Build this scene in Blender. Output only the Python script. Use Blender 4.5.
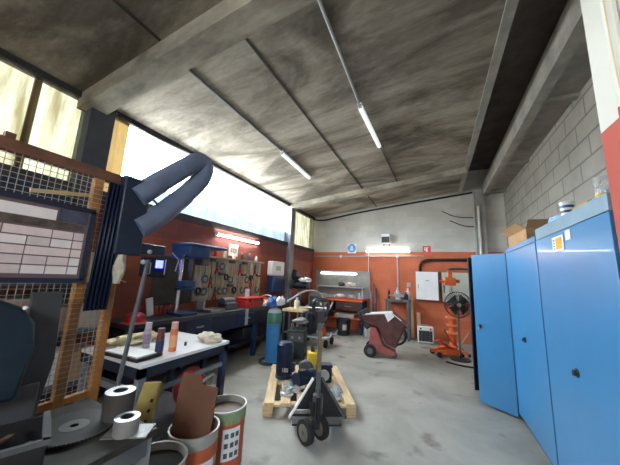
import bpy, bmesh, math, random
from mathutils import Vector, Matrix
random.seed(7)
for o in list(bpy.data.objects): bpy.data.objects.remove(o)
SC = bpy.context.scene
COL = SC.collection
PI = math.pi

# ------------------------------------------------------------------ camera
CAM_H = 1.6
F_PX = 262.0
YAW, PITCH, ROLL = map(math.radians, (-25.61, 9.69, 2.49))
fw = Vector((math.sin(YAW)*math.cos(PITCH), math.cos(YAW)*math.cos(PITCH), math.sin(PITCH)))
rt = Vector((math.cos(YAW), -math.sin(YAW), 0)); up = rt.cross(fw)
c_, s_ = math.cos(ROLL), math.sin(ROLL)
r2 = c_*rt + s_*up; u2 = -s_*rt + c_*up
cam_d = bpy.data.cameras.new('camera'); cam = bpy.data.objects.new('camera', cam_d); COL.objects.link(cam)
M = Matrix.Identity(4)
for i in range(3):
    M[i][0] = r2[i]; M[i][1] = u2[i]; M[i][2] = -fw[i]
M[2][3] = CAM_H
cam.matrix_world = M
cam_d.sensor_width = 36.0; cam_d.lens = 36.0*F_PX/620.0; cam_d.clip_start = 0.02
SC.camera = cam

# ------------------------------------------------------------------ world, portals, exposure
SC.view_settings.view_transform = 'Standard'; SC.view_settings.look = 'None'
SC.view_settings.gamma = 1.0; SC.view_settings.use_curve_mapping = False
SC.view_settings.exposure = 2.1
W = bpy.data.worlds.new('sky'); SC.world = W; W.use_nodes = True
bg = W.node_tree.nodes['Background']
wn_, wl_ = W.node_tree.nodes, W.node_tree.links                 # bright overcast sky above, paler ground below the horizon
wt_ = wn_.new('ShaderNodeTexCoord'); wsep_ = wn_.new('ShaderNodeSeparateXYZ'); wr_ = wn_.new('ShaderNodeValToRGB')
wl_.new(wt_.outputs['Generated'], wsep_.inputs[0]); wl_.new(wsep_.outputs[2], wr_.inputs[0]); wl_.new(wr_.outputs[0], bg.inputs[0])
wr_.color_ramp.elements[0].position = 0.0; wr_.color_ramp.elements[0].color = (.42,.43,.42,1)
wr_.color_ramp.elements[1].position = 0.04; wr_.color_ramp.elements[1].color = (.86,.94,1.0,1)
bg.inputs[1].default_value = 11.0
SC.cycles.max_bounces = 8; SC.cycles.diffuse_bounces = 5; SC.cycles.transparent_max_bounces = 16
SC.cycles.sample_clamp_indirect = 6.0

def portal(name, loc, size, direction):
    l = bpy.data.lights.new(name, 'AREA'); l.shape = 'RECTANGLE'; l.size, l.size_y = size
    l.cycles.is_portal = True
    o = bpy.data.objects.new(name, l); COL.objects.link(o); o.location = loc
    o.rotation_euler = Vector(direction).to_track_quat('-Z', 'Y').to_euler()
    return o
portal('daylight_side_windows', (-4.08, 4.3, 3.15), (1.2, 8.6), (1, 0, 0))
portal('daylight_added_rear_opening', (1.1, -3.62, 3.2), (1.1, 1.6), (0, 1, 0))  # opening added out of view to brighten ceiling and locker door
portal('daylight_rear_side_window', (-4.08, -2.4, 3.15), (1.2, 2.2), (1, 0, 0))

# ------------------------------------------------------------------ materials
MATS = {}
def nt(m): return m.node_tree.nodes, m.node_tree.links
def mat(name, col, rough=0.6, metal=0.0, var=0.12, scale=6.0, bump=0.0, emit=0.0, stretch=(1,1,1), spec=0.5, dark=None, coat=0.0, ramp=(0.35,0.7)):
    """painted / plain surface with procedural wear between two tones"""
    if name in MATS: return MATS[name]
    m = bpy.data.materials.new(name); m.use_nodes = True; n, l = nt(m)
    b = n['Principled BSDF']
    b.inputs['Roughness'].default_value = rough; b.inputs['Metallic'].default_value = metal
    b.inputs['Specular IOR Level'].default_value = spec
    if coat: b.inputs['Coat Weight'].default_value = coat
    tc = n.new('ShaderNodeTexCoord'); mp = n.new('ShaderNodeMapping'); mp.inputs['Scale'].default_value = stretch
    l.new(tc.outputs['Object'], mp.inputs[0])
    nz = n.new('ShaderNodeTexNoise'); nz.inputs['Scale'].default_value = scale; nz.inputs['Detail'].default_value = 5; nz.inputs['Roughness'].default_value = 0.62
    l.new(mp.outputs[0], nz.inputs['Vector'])
    cr = n.new('ShaderNodeValToRGB'); e = cr.color_ramp.elements
    e[0].position, e[1].position = ramp
    d = dark or tuple(c*(1-var) for c in col); br = tuple(min(1, c*(1+var*0.6)) for c in col)
    e[0].color = (*d, 1); e[1].color = (*br, 1)
    l.new(nz.outputs['Fac'], cr.inputs[0]); l.new(cr.outputs[0], b.inputs['Base Color'])
    if bump:
        bp = n.new('ShaderNodeBump'); bp.inputs['Strength'].default_value = bump; bp.inputs['Distance'].default_value = 0.02
        l.new(nz.outputs['Fac'], bp.inputs['Height']); l.new(bp.outputs[0], b.inputs['Normal'])
    if emit:
        b.inputs['Emission Color'].default_value = (*col, 1); b.inputs['Emission Strength'].default_value = emit
    MATS[name] = m
    return m

def block_mat(name, low, high, split, mortar, axes, bump=0.5, bw=0.5, bh=0.2, low_mortar=None, stain=0.35, msize=0.012):
    """block masonry; colour changes at world height split (painted band below; on the left wall, shade painted in above)"""
    m = bpy.data.materials.new(name); m.use_nodes = True; n, l = nt(m)
    b = n['Principled BSDF']; b.inputs['Roughness'].default_value = 0.75
    tc = n.new('ShaderNodeTexCoord'); sp = n.new('ShaderNodeSeparateXYZ'); cb = n.new('ShaderNodeCombineXYZ')
    l.new(tc.outputs['Object'], sp.inputs[0]); l.new(sp.outputs[axes[0]], cb.inputs[0]); l.new(sp.outputs[axes[1]], cb.inputs[1])
    br = n.new('ShaderNodeTexBrick'); br.inputs['Scale'].default_value = 1.0
    br.inputs['Brick Width'].default_value = bw; br.inputs['Row Height'].default_value = bh
    br.inputs['Mortar Size'].default_value = msize; br.inputs['Mortar Smooth'].default_value = 0.3
    br.inputs['Color1'].default_value = (1, 1, 1, 1); br.inputs['Color2'].default_value = (.86, .86, .86, 1)
    br.inputs['Mortar'].default_value = (mortar, mortar, mortar, 1)
    l.new(cb.outputs[0], br.inputs['Vector'])
    nz = n.new('ShaderNodeTexNoise'); nz.inputs['Scale'].default_value = 1.6; nz.inputs['Detail'].default_value = 7; nz.inputs['Roughness'].default_value = .65
    l.new(tc.outputs['Object'], nz.inputs['Vector'])
    cr = n.new('ShaderNodeValToRGB'); cr.color_ramp.elements[0].position = .3; cr.color_ramp.elements[1].position = .68
    v = 1-stain; cr.color_ramp.elements[0].color = (v, v, v, 1)
    l.new(nz.outputs['Fac'], cr.inputs[0])
    gt = n.new('ShaderNodeMath'); gt.operation = 'GREATER_THAN'; gt.inputs[1].default_value = split
    l.new(sp.outputs[2], gt.inputs[0])
    mx = n.new('ShaderNodeMix'); mx.data_type = 'RGBA'
    mx.inputs[6].default_value = (*low, 1); mx.inputs[7].default_value = (*high, 1); l.new(gt.outputs[0], mx.inputs[0])
    m1 = n.new('ShaderNodeMix'); m1.data_type = 'RGBA'; m1.blend_type = 'MULTIPLY'; m1.inputs[0].default_value = 1
    l.new(mx.outputs[2], m1.inputs[6]); l.new(br.outputs['Color'], m1.inputs[7])
    m2 = n.new('ShaderNodeMix'); m2.data_type = 'RGBA'; m2.blend_type = 'MULTIPLY'; m2.inputs[0].default_value = 1
    l.new(m1.outputs[2], m2.inputs[6]); l.new(cr.outputs[0], m2.inputs[7])
    l.new(m2.outputs[2], b.inputs['Base Color'])
    bp = n.new('ShaderNodeBump'); bp.inputs['Strength'].default_value = bump; bp.inputs['Distance'].default_value = .01; bp.invert = True
    l.new(br.outputs['Fac'], bp.inputs['Height']); l.new(bp.outputs[0], b.inputs['Normal'])
    return m

def concrete_ceiling():
    m = bpy.data.materials.new('stained_board_marked_concrete'); m.use_nodes = True; n, l = nt(m)
    b = n['Principled BSDF']; b.inputs['Roughness'].default_value = .85
    tc = n.new('ShaderNodeTexCoord')
    def noise(scale, st, det=6, rough=.6, dist=0.0):
        mp = n.new('ShaderNodeMapping'); mp.inputs['Scale'].default_value = st; l.new(tc.outputs['Object'], mp.inputs[0])
        z = n.new('ShaderNodeTexNoise'); z.inputs['Scale'].default_value = scale; z.inputs['Detail'].default_value = det
        z.inputs['Roughness'].default_value = rough; z.inputs['Distortion'].default_value = dist
        l.new(mp.outputs[0], z.inputs['Vector']); return z
    def ramp(z, p0, p1, c0, c1):
        r = n.new('ShaderNodeValToRGB'); e = r.color_ramp.elements; e[0].position = p0; e[1].position = p1
        e[0].color = (*c0, 1); e[1].color = (*c1, 1); l.new(z.outputs['Fac'], r.inputs[0]); return r
    big = ramp(noise(.62, (.75, 1.7, 1), 8, .62, .9), .41, .58, (.135,.12,.095), (.40,.37,.31))
    streak = ramp(noise(1.0, (.6, 4.5, 1), 7, .7, .5), .40, .60, (.78,.75,.70), (1.06,1.05,1.03))
    grain = ramp(noise(9, (1, 2.5, 1), 5, .7), .3, .7, (.78, .78, .78), (1.1, 1.1, 1.1))
    a = n.new('ShaderNodeMix'); a.data_type = 'RGBA'; a.blend_type = 'MULTIPLY'; a.inputs[0].default_value = 1
    l.new(big.outputs[0], a.inputs[6]); l.new(streak.outputs[0], a.inputs[7])
    c = n.new('ShaderNodeMix'); c.data_type = 'RGBA'; c.blend_type = 'MULTIPLY'; c.inputs[0].default_value = 1
    l.new(a.outputs[2], c.inputs[6]); l.new(grain.outputs[0], c.inputs[7]); l.new(c.outputs[2], b.inputs['Base Color'])
    return m

def floor_mat():
    m = bpy.data.materials.new('worn_concrete_floor'); m.use_nodes = True; n, l = nt(m)
    b = n['Principled BSDF']
    tc = n.new('ShaderNodeTexCoord')
    z = n.new('ShaderNodeTexNoise'); z.inputs['Scale'].default_value = .9; z.inputs['Detail'].default_value = 9; z.inputs['Roughness'].default_value = .62; z.inputs['Distortion'].default_value = .4
    l.new(tc.outputs['Object'], z.inputs['Vector'])
    r = n.new('ShaderNodeValToRGB'); e = r.color_ramp.elements; e[0].position = .34; e[1].position = .62
    e[0].color = (.25,.245,.215, 1); e[1].color = (.43,.42,.375, 1); l.new(z.outputs['Fac'], r.inputs[0])
    z2 = n.new('ShaderNodeTexNoise'); z2.inputs['Scale'].default_value = 2.6; z2.inputs['Detail'].default_value = 4; l.new(tc.outputs['Object'], z2.inputs['Vector'])
    r2_ = n.new('ShaderNodeValToRGB'); e = r2_.color_ramp.elements; e[0].position = .26; e[1].position = .40
    e[0].color = (.45, .43, .4, 1); e[1].color = (1, 1, 1, 1); l.new(z2.outputs['Fac'], r2_.inputs[0])
    a = n.new('ShaderNodeMix'); a.data_type = 'RGBA'; a.blend_type = 'MULTIPLY'; a.inputs[0].default_value = 1
    l.new(r.outputs[0], a.inputs[6]); l.new(r2_.outputs[0], a.inputs[7]); l.new(a.outputs[2], b.inputs['Base Color'])
    rr = n.new('ShaderNodeMapRange'); rr.inputs['To Min'].default_value = .38; rr.inputs['To Max'].default_value = .7
    l.new(z.outputs['Fac'], rr.inputs[0]); l.new(rr.outputs[0], b.inputs['Roughness'])
    return m

def sheet_mat(name, tint, tint2, trans=.75, stripe=0.0):
    """corrugated translucent sheet: lets the sky through with its own tint"""
    m = bpy.data.materials.new(name); m.use_nodes = True; n, l = nt(m)
    for x in list(n): n.remove(x)
    out = n.new('ShaderNodeOutputMaterial')
    tc = n.new('ShaderNodeTexCoord'); mp = n.new('ShaderNodeMapping'); mp.inputs['Scale'].default_value = (1, 3.0, .35)
    l.new(tc.outputs['Object'], mp.inputs[0])
    z = n.new('ShaderNodeTexNoise'); z.inputs['Scale'].default_value = 2.6; z.inputs['Detail'].default_value = 7; z.inputs['Roughness'].default_value = .65
    l.new(mp.outputs[0], z.inputs['Vector'])
    r = n.new('ShaderNodeValToRGB'); e = r.color_ramp.elements; e[0].position = .36; e[1].position = .6
    e[0].color = (*tint2, 1); e[1].color = (*tint, 1); l.new(z.outputs['Fac'], r.inputs[0])
    t = n.new('ShaderNodeBsdfTransparent'); tr = n.new('ShaderNodeBsdfTranslucent'); mx = n.new('ShaderNodeMixShader'); mx.inputs[0].default_value = trans
    l.new(r.outputs[0], t.inputs[0]); l.new(r.outputs[0], tr.inputs[0])
    l.new(tr.outputs[0], mx.inputs[1]); l.new(t.outputs[0], mx.inputs[2]); l.new(mx.outputs[0], out.inputs[0])
    return m

def lamp_mat(name, col, s):
    m = bpy.data.materials.new(name); m.use_nodes = True; n, l = nt(m); b = n['Principled BSDF']
    b.inputs['Base Color'].default_value = (.9, .9, .9, 1); b.inputs['Emission Color'].default_value = (*col, 1); b.inputs['Emission Strength'].default_value = s
    return m

# ------------------------------------------------------------------ mesh builder
class MB:
    def __init__(s): s.bm = bmesh.new()
    def box(s, c, d, rot=None):
        mtx = Matrix.Translation(Vector(c)) @ (rot.to_4x4() if rot else Matrix.Identity(4)) @ Matrix.Diagonal((d[0], d[1], d[2], 1))
        bmesh.ops.create_cube(s.bm, size=1, matrix=mtx); return s
    def bb(s, a, b):
        return s.box([(a[i]+b[i])/2 for i in range(3)], [abs(b[i]-a[i]) for i in range(3)])
    def bar(s, p, q, w, h=None):
        p, q = Vector(p), Vector(q); d = q-p; L = d.length
        rot = d.to_track_quat('Z', 'Y').to_matrix()
        return s.box((p+q)/2, (w, h or w, L), rot)
    def cyl(s, p, q, r, r2=None, seg=20, cap=True):
        p, q = Vector(p), Vector(q); d = q-p
        mtx = Matrix.Translation((p+q)/2) @ d.to_track_quat('Z', 'Y').to_matrix().to_4x4()
        bmesh.ops.create_cone(s.bm, cap_ends=cap, segments=seg, radius1=r, radius2=(r if r2 is None else r2), depth=d.length, matrix=mtx); return s
    def sphere(s, c, r, sc=(1,1,1), seg=16):
        mtx = Matrix.Translation(Vector(c)) @ Matrix.Diagonal((*sc, 1))
        bmesh.ops.create_uvsphere(s.bm, u_segments=seg, v_segments=seg//2+2, radius=r, matrix=mtx); return s
    def lathe(s, prof, c=(0,0,0), axis=(0,0,1), seg=28):
        q = Vector(axis).to_track_quat('Z', 'Y').to_matrix(); c = Vector(c); rings = []
        for r, z in prof:
            rings.append([s.bm.verts.new(c + q @ Vector((max(r,1e-4)*math.cos(2*PI*k/seg), max(r,1e-4)*math.sin(2*PI*k/seg), z))) for k in range(seg)])
        for a, b in zip(rings, rings[1:]):
            for k in range(seg): s.bm.faces.new((a[k], a[(k+1)%seg], b[(k+1)%seg], b[k]))
        return s
    def tube(s, pts, r, seg=10, smooth=0, closed=False, ripple=0):
        pts = [Vector(p) for p in pts]
        for _ in range(smooth):                         # Chaikin-like rounding
            new = [] if closed else [pts[0]]
            rng = range(len(pts)) if closed else range(len(pts)-1)
            for i in rng:
                a, b = pts[i], pts[(i+1) % len(pts)]
                new += [a*.75+b*.25, a*.25+b*.75]
            if not closed: new.append(pts[-1])
            pts = new
        if ripple:                                      # resample evenly for hose rings
            out = [pts[0]]; step = ripple; acc = 0
            for a, b in zip(pts, pts[1:]):
                L = (b-a).length; t = step-acc
                while t <= L: out.append(a.lerp(b, t/L)); t += step
                acc = L-(t-step)
            pts = out
        n = len(pts); rings = []; nv = None
        for i in range(n):
            if closed: t = (pts[(i+1)%n]-pts[i-1]).normalized()
            else: t = (pts[min(i+1,n-1)]-pts[max(i-1,0)]).normalized()
            if nv is None: nv = t.orthogonal().normalized()
            nv = (nv - t*nv.dot(t)).normalized(); bv = t.cross(nv)
            rr = r*(1.0 if not ripple else (1.012 if i % 2 else .988))
            rings.append([s.bm.verts.new(pts[i] + rr*(math.cos(2*PI*k/seg)*nv + math.sin(2*PI*k/seg)*bv)) for k in range(seg)])
        for i in range(n if closed else n-1):
            a, b = rings[i], rings[(i+1)%n]
            for k in range(seg): s.bm.faces.new((a[k], a[(k+1)%seg], b[(k+1)%seg], b[k]))
        if not closed:
            s.bm.faces.new(rings[0][::-1]); s.bm.faces.new(rings[-1])
        return s
    def prism(s, poly, a, b, axis=2):
        """polygon in the two other axes, extruded from a to b along axis"""
        def P(u, v, w): return ((w, u, v), (u, w, v), (u, v, w))[axis]
        A = [s.bm.verts.new(P(u, v, a)) for u, v in poly]; B = [s.bm.verts.new(P(u, v, b)) for u, v in poly]
        s.bm.faces.new(A[::-1]); s.bm.faces.new(B); n = len(poly)
        for i in range(n): s.bm.faces.new((A[i], A[(i+1)%n], B[(i+1)%n], B[i]))
        return s
    def quad(s, *p): s.bm.faces.new([s.bm.verts.new(q) for q in p]); return s
    def arc_band(s, c, r, a0, a1, z0, z1, t=.003, seg=14):
        """curved patch standing on a cylinder of radius r"""
        V = []
        for i in range(seg+1):
            a = a0+(a1-a0)*i/seg
            V.append([s.bm.verts.new((c[0]+R_*math.cos(a), c[1]+R_*math.sin(a), z)) for R_, z in ((r-.001,z0),(r+t,z0),(r+t,z1),(r-.001,z1))])
        for a, b in zip(V, V[1:]):
            for k in range(4): s.bm.faces.new((a[k], b[k], b[(k+1)%4], a[(k+1)%4]))
        s.bm.faces.new(V[0][::-1]); s.bm.faces.new(V[-1]); return s
    def lump(s, c, d, seed=0, amp=.25, seg=18):
        rnd = random.Random(seed); ph = [(rnd.uniform(2,6), rnd.uniform(0,6), rnd.uniform(2,6), rnd.uniform(0,6)) for _ in range(5)]
        g = bmesh.ops.create_uvsphere(s.bm, u_segments=seg, v_segments=seg//2+2, radius=1)
        for v in g['verts']:
            p = v.co.copy(); k = sum(math.sin(a*p.x+b+c2*p.y)*math.cos(c2*p.z+d2+a*p.y) for a,b,c2,d2 in ph)/5
            k2 = math.sin(7.3*p.x+ph[0][1])*math.sin(8.1*p.y+ph[1][1])+.7*math.sin(13*p.x-9*p.y+ph[2][1])*math.cos(6*p.z)
            p *= 1+amp*(k*1.6+k2*.45)
            p.z = max(p.z, -.85)
            v.co = Vector((c[0]+p.x*d[0]/2, c[1]+p.y*d[1]/2, c[2]+p.z*d[2]/2))
        return s
    def build(s, name, m, parent=None, bev=0, smooth=True, loc=None, solid=0, seg=2):
        bmesh.ops.recalc_face_normals(s.bm, faces=s.bm.faces)
        me = bpy.data.meshes.new(name); s.bm.to_mesh(me); s.bm.free()
        if m: me.materials.append(m)
        o = bpy.data.objects.new(name, me); COL.objects.link(o)
        if parent: o.parent = parent
        if loc: o.location = loc
        if smooth:
            for p in me.polygons: p.use_smooth = True
            try: me.set_sharp_from_angle(angle=math.radians(35))
            except Exception: pass
        if solid:
            md = o.modifiers.new('thickness', 'SOLIDIFY'); md.thickness = solid
        if bev:
            md = o.modifiers.new('bevel', 'BEVEL'); md.width = bev; md.segments = seg; md.limit_method = 'ANGLE'; md.angle_limit = math.radians(40)
        return o

def tag(o, label, cat, group=None, kind=None):
    o['label'] = label; o['category'] = cat
    if group: o['group'] = group
    if kind: o['kind'] = kind
    return o
def thing(name, label, cat, loc=(0,0,0), rz=0, group=None):
    o = bpy.data.objects.new(name, None); COL.objects.link(o); o.empty_display_size = .1
    o.location = loc; o.rotation_euler = (0, 0, rz)
    return tag(o, label, cat, group)
def struct(name, mb, m, label=None, **k):
    o = mb.build(name, m, **k); o['kind'] = 'structure'
    if label: o['label'] = label
    return o
def dup(root, loc, rz=None, label=None, name=None):
    kids = {}
    for o in bpy.data.objects:
        if o.parent: kids.setdefault(o.parent, []).append(o)
    def rec(o, par):
        c = o.copy(); COL.objects.link(c)
        if par: c.parent = par
        for k in kids.get(o, []): rec(k, c)
        return c
    r = rec(root, None); r.location = loc
    if rz is not None: r.rotation_euler = (0, 0, rz)
    if label: r['label'] = label
    return r
def rotz(a): return Matrix.Rotation(a, 3, 'Z')
def rotx(a): return Matrix.Rotation(a, 3, 'X')
def roty(a): return Matrix.Rotation(a, 3, 'Y')

# palette
steel = mat('bare_steel', (.45,.45,.44), .35, .9, .25, 12)
galv = mat('galvanised_steel', (.55,.57,.58), .42, .7, .2, 9)
black = mat('black_plastic', (.018,.019,.022), .45, 0, .3, 8)
rubber = mat('black_rubber', (.02,.02,.02), .8, 0, .3, 10)
navy = mat('navy_enamel', (.012,.03,.085), .38, 0, .35, 7)
navyd = mat('dark_navy_enamel', (.010,.018,.04), .45, 0, .35, 7)
bluep = mat('locker_blue_enamel', (.05,.225,.465), .30, 0, .07, 1.3, coat=.1)
bluef = mat('mid_blue_enamel', (.015,.055,.165), .35, 0, .2, 6)
orangep = mat('safety_orange_enamel', (.72,.13,.025), .42, 0, .2, 7)
amber = mat('amber_guard_enamel', (.36,.15,.03), .45, 0, .35, 9)
brownr = mat('red_brown_and_rail_shade', (.15,.062,.034), .6, 0, .35, 8)  # brown parts; on the fence rail it stands in for shade
redp = mat('red_enamel', (.50,.02,.022), .38, 0, .2, 6)
whitep = mat('white_enamel', (.78,.79,.80), .4, 0, .06, 4)
greyp = mat('grey_enamel', (.42,.44,.45), .45, 0, .12, 6)
dgrey = mat('dark_grey_enamel', (.10,.105,.115), .5, 0, .25, 7)
pine = mat('pale_pine', (.66,.47,.25), .7, 0, .28, 5, .1, stretch=(1,1,12))
pine_x = mat('pale_pine_boards', (.74,.55,.32), .7, 0, .25, 4, .1, stretch=(9,.8,4))
cardb = mat('brown_cardboard', (.46,.27,.13), .85, 0, .12, 5)
cardd = mat('dark_brown_cardboard', (.16,.07,.04), .85, 0, .15, 5)
yellow = mat('yellow_plastic', (.75,.50,.03), .45, 0, .15, 6)
cloth_w = mat('grubby_white_cloth', (.62,.56,.44), .95, 0, .3, 14, .5)
cloth_n = mat('clean_white_cloth', (.80,.80,.79), .9, 0, .12, 9, .3)
paper = mat('white_paper', (.80,.80,.78), .8, 0, .05, 5)

# ================================================================== THE SETTING
XL, XR, YB, YF = -3.95, 1.8, 8.6, -3.5
SILL = 2.58
def zc(x): return 3.77 + .11*(x+3.95)
conc = concrete_ceiling()
m_left = block_mat('red_brown_painted_blocks', (.34,.085,.045), (.24,.06,.05), 2.12, .8, (1,2), .35, .5, .2, msize=.008)  # backlit shade put into the darker upper band, lamp glow into the lower
m_back = block_mat('orange_and_white_painted_blocks', (.66,.17,.075), (.60,.585,.54), 2.5, .9, (0,2), .3, .5, .2, stain=.2, msize=.008)
m_right = block_mat('bare_grey_blocks', (.46,.12,.06), (.36,.34,.30), -1, .55, (1,2), .8, .56, .27, stain=.3, msize=.016)
m_rear = block_mat('white_painted_rear_blocks', (.50,.11,.05), (.55,.53,.5), 2.5, .85, (0,2), .3, msize=.008)
lean = mat('grey_concrete_column', (.30,.29,.26), .85, 0, .25, 4, .2)
dcol = mat('dark_weathered_column', (.05,.055,.07), .8, 0, .3, 3, .2)
dark = mat('dark_gutter_concrete', (.12,.10,.085), .9, 0, .35, 3, .2)
soff = mat('grey_soffit_slab', (.28,.265,.235), .85, 0, .3, 3, .3)
struct('floor', MB().bb((-4.3,-3.7,-.1), (2.05,8.8,0)), floor_mat())
struct('wall_left', MB().bb((XL-.2,YF,0), (XL,YB,SILL)).bb((XL-.2,-1.3,SILL),(XL,0.0,3.79)), m_left)  # upper block, out of view, added to keep light off the near stand
struct('wall_back', MB().bb((-4.15,YB,0), (2.0,YB+.15,4.95)), m_back)
struct('wall_right', MB().bb((XR,YF,0), (XR+.15,YB,4.95)), m_right)
struct('wall_rear', MB().bb((-4.15,YF-.15,0), (1.95,YF,2.4)).bb((-4.15,YF-.15,4.0), (1.95,YF,4.95)).bb((-4.15,YF-.15,2.4), (.55,YF,4.0)).bb((1.65,YF-.15,2.4), (1.95,YF,4.0)), m_rear)  # high opening added in this unseen wall to let in more daylight
struct('ceiling', MB().prism([(-4.15,zc(-4.15)), (.78,zc(.78)), (.78,zc(.78)+.16), (-4.15,zc(-4.15)+.16)], YF-.1, YB+.1, 1), conc)
struct('trim_1', MB().bb((.70,YF,4.25), (.80,YB,4.46)), lean)                              # slab edge strip
struct('trim_2', MB().bb((.72,YF,4.90), (2.0,YB,5.0)).bb((.72,YF,4.45),(.78,YB,4.92)), dark)   # gutter trough above
struct('trim_3', MB().bb((1.30,YF,4.09), (1.43,YB,4.45)), mat('grimy_girder', (.30,.285,.25), .85, 0, .3, 4, .2))                           # girder
so = MB().bb((1.43,YF,4.15), (XR,YB,4.25))
for y in (2.1, 4.3, 6.4, 8.3): so.bb((1.43,y-.05,4.10),(XR,y+.05,4.16))
struct('trim_4', so, soff)
# cross beams under the slab
def crossbeam(n, y0, y1, h):
    struct(n, MB().prism([(-4.0,zc(-4.0)-h), (.74,zc(.74)-h), (.74,zc(.74)+.01), (-4.0,zc(-4.0)+.01)], y0, y1, 1), beamc)
beamc = mat('pale_concrete_beam', (.34,.315,.25), .85, 0, .6, 1.8, .2, stretch=(.7,2,1))
crossbeam('trim_5', 1.41, 1.66, .20)
crossbeam('trim_6', 6.68, 6.92, .14)
# columns of the window wall
struct('trim_7', MB().bb((XL-.12,1.49,0), (XL+.13,1.76,zc(XL)-.02)), dcol)
struct('trim_8', MB().bb((XL-.12,6.70,0), (XL+.10,6.95,zc(XL)-.02)), mat('grey_steel_column', (.24,.25,.28), .5, 0, .25, 5))
struct('trim_9', MB().bb((1.09,8.38,0), (1.31,YB,4.2)), lean)
struct('trim_10', MB().bb((XL-.14,YF,SILL-.10), (XL+.03,YB,SILL+.02)), mat('dark_window_sill', (.05,.035,.04), .7, 0, .3, 5))
# near column at the right: painted plaster, red below
cm = bpy.data.materials.new('cream_and_red_column'); cm.use_nodes = True; n_, l_ = nt(cm)
tc_ = n_.new('ShaderNodeTexCoord'); sp_ = n_.new('ShaderNodeSeparateXYZ'); g_ = n_.new('ShaderNodeMath'); g_.operation = 'GREATER_THAN'; g_.inputs[1].default_value = 2.36
mx_ = n_.new('ShaderNodeMix'); mx_.data_type = 'RGBA'; mx_.inputs[6].default_value = (.42,.07,.045,1); mx_.inputs[7].default_value = (.62,.60,.52,1)
l_.new(tc_.outputs['Object'], sp_.inputs[0]); l_.new(sp_.outputs[2], g_.inputs[0]); l_.new(g_.outputs[0], mx_.inputs[0]); l_.new(mx_.outputs[2], n_['Principled BSDF'].inputs['Base Color']); n_['Principled BSDF'].inputs['Roughness'].default_value = .7
struct('trim_11', MB().bb((.765,1.42,0), (1.20,1.68,4.05)), cm)

# corrugated window sheets
sh_y = sheet_mat('cream_corrugated_sheet', (.038,.036,.025), (.017,.014,.007), .8)
sh_o = sheet_mat('ochre_corrugated_sheet', (.026,.017,.006), (.018,.011,.005), .7)
sh_w = sheet_mat('clear_corrugated_sheet', (.84,.86,.87), (.62,.65,.67), .88)
sh_b = sheet_mat('pale_blue_corrugated_sheet', (.036,.041,.045), (.028,.034,.040), .85)
def sheet(x, y0, y1, z0, z1, amp=.022, pitch=.13):
    b = MB(); n = int((y1-y0)/pitch*8); pr = None
    for i in range(n+1):
        y = y0+(y1-y0)*i/n; dx = amp*math.sin(2*PI*y/pitch)
        a = b.bm.verts.new((x+dx, y, z0)); c = b.bm.verts.new((x+dx, y, z1))
        if pr: b.bm.faces.new((pr[0], a, c, pr[1]))
        pr = (a, c)
    return b
ztop = zc(XL)+.02
wfr = mat('rusty_window_frame', (.20,.12,.06), .7, .2, .4, 8)
struct('window_1', sheet(XL-.03, 0.0, 1.49, SILL, ztop), sh_y)
struct('window_6', sheet(XL-.03, YF, -1.3, SILL, ztop), sh_w)
struct('window_2', sheet(XL-.03, 2.02, 6.70, SILL, ztop), sh_w)
struct('window_3', sheet(XL-.03, 6.95, YB, SILL, ztop), sh_y)
struct('window_4', sheet(XL-.025, 1.76, 2.03, SILL, ztop), sh_o)
struct('window_5', sheet(XL-.075, 2.03, 6.70, SILL, 2.92), sh_b)
fr = MB()
for y in (.25, 1.05): fr.bb((XL-.10,y-.03,SILL),(XL-.06,y+.03,ztop))
struct('trim_12', fr, sheet_mat('ochre_translucent_batten', (.21,.15,.07), (.16,.10,.04), .8))
struct('trim_13', MB().bb((XL-.06,YF,zc(XL)-.07),(XL+.02,YB,zc(XL)+.02)), mat('dark_head_rail', (.04,.04,.045), .7, 0, .3, 5))

# ------------------------------------------------ ceiling joints and conduits
jm = mat('dark_joint_filler', (.04,.036,.03), .9, 0, .3, 5)
j = MB()
for (x,y0,y1) in ((-1.69,1.67,6.67), (-2.47,-3.4,1.40), (-1.69,6.93,8.55), (-.6,-3.4,1.4)):
    j.prism([(x-.012,zc(x-.012)-.012),(x+.012,zc(x+.012)-.012),(x+.012,zc(x+.012)+.005),(x-.012,zc(x-.012)+.005)], y0, y1, 1)
struct('trim_14', j, jm)
def conduit(pts, r, m, label, cat='conduit', name='conduit', smooth=0):
    return tag(MB().tube(pts, r, 8, smooth).build(name, m), label, cat)
conduit([(-2.50,1.67,zc(-2.5)-.018),(-2.52,3.86,zc(-2.52)-.018)], .016, dgrey, 'dark conduit along the ceiling feeding the tube light nearer the windows')
conduit([(-.87,1.67,zc(-.87)-.016),(-.9,3.31,zc(-.9)-.016)], .017, greyp, 'pale conduit along the ceiling feeding the tube light nearer the lockers')
conduit([(-.86,4.65,zc(-.86)-.016),(-.83,5.5,zc(-.83)-.014),(-.80,6.66,zc(-.8)-.014)], .012, jm, 'thin dark cable running on from the ceiling tube light to the far beam', 'cable', 'cable')
conduit([(-3.84,8.2,3.62),(-3.6,8.52,3.62),(-3.2,8.55,3.70),(-2.4,8.56,3.84),(-1.0,8.56,4.0),(.2,8.56,4.13),(1.06,8.55,4.22)], .028, rubber, 'thick black cable following the slope where back wall meets ceiling', 'cable', 'cable', 2)
conduit([(-3.90,1.80,3.70),(-3.88,2.5,3.66),(-3.90,3.1,3.72),(-3.89,4.5,3.70),(-3.90,6.66,3.71)], .022, rubber, 'black cable sagging along the head of the long bright window', 'cable', 'cable', 2)

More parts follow.
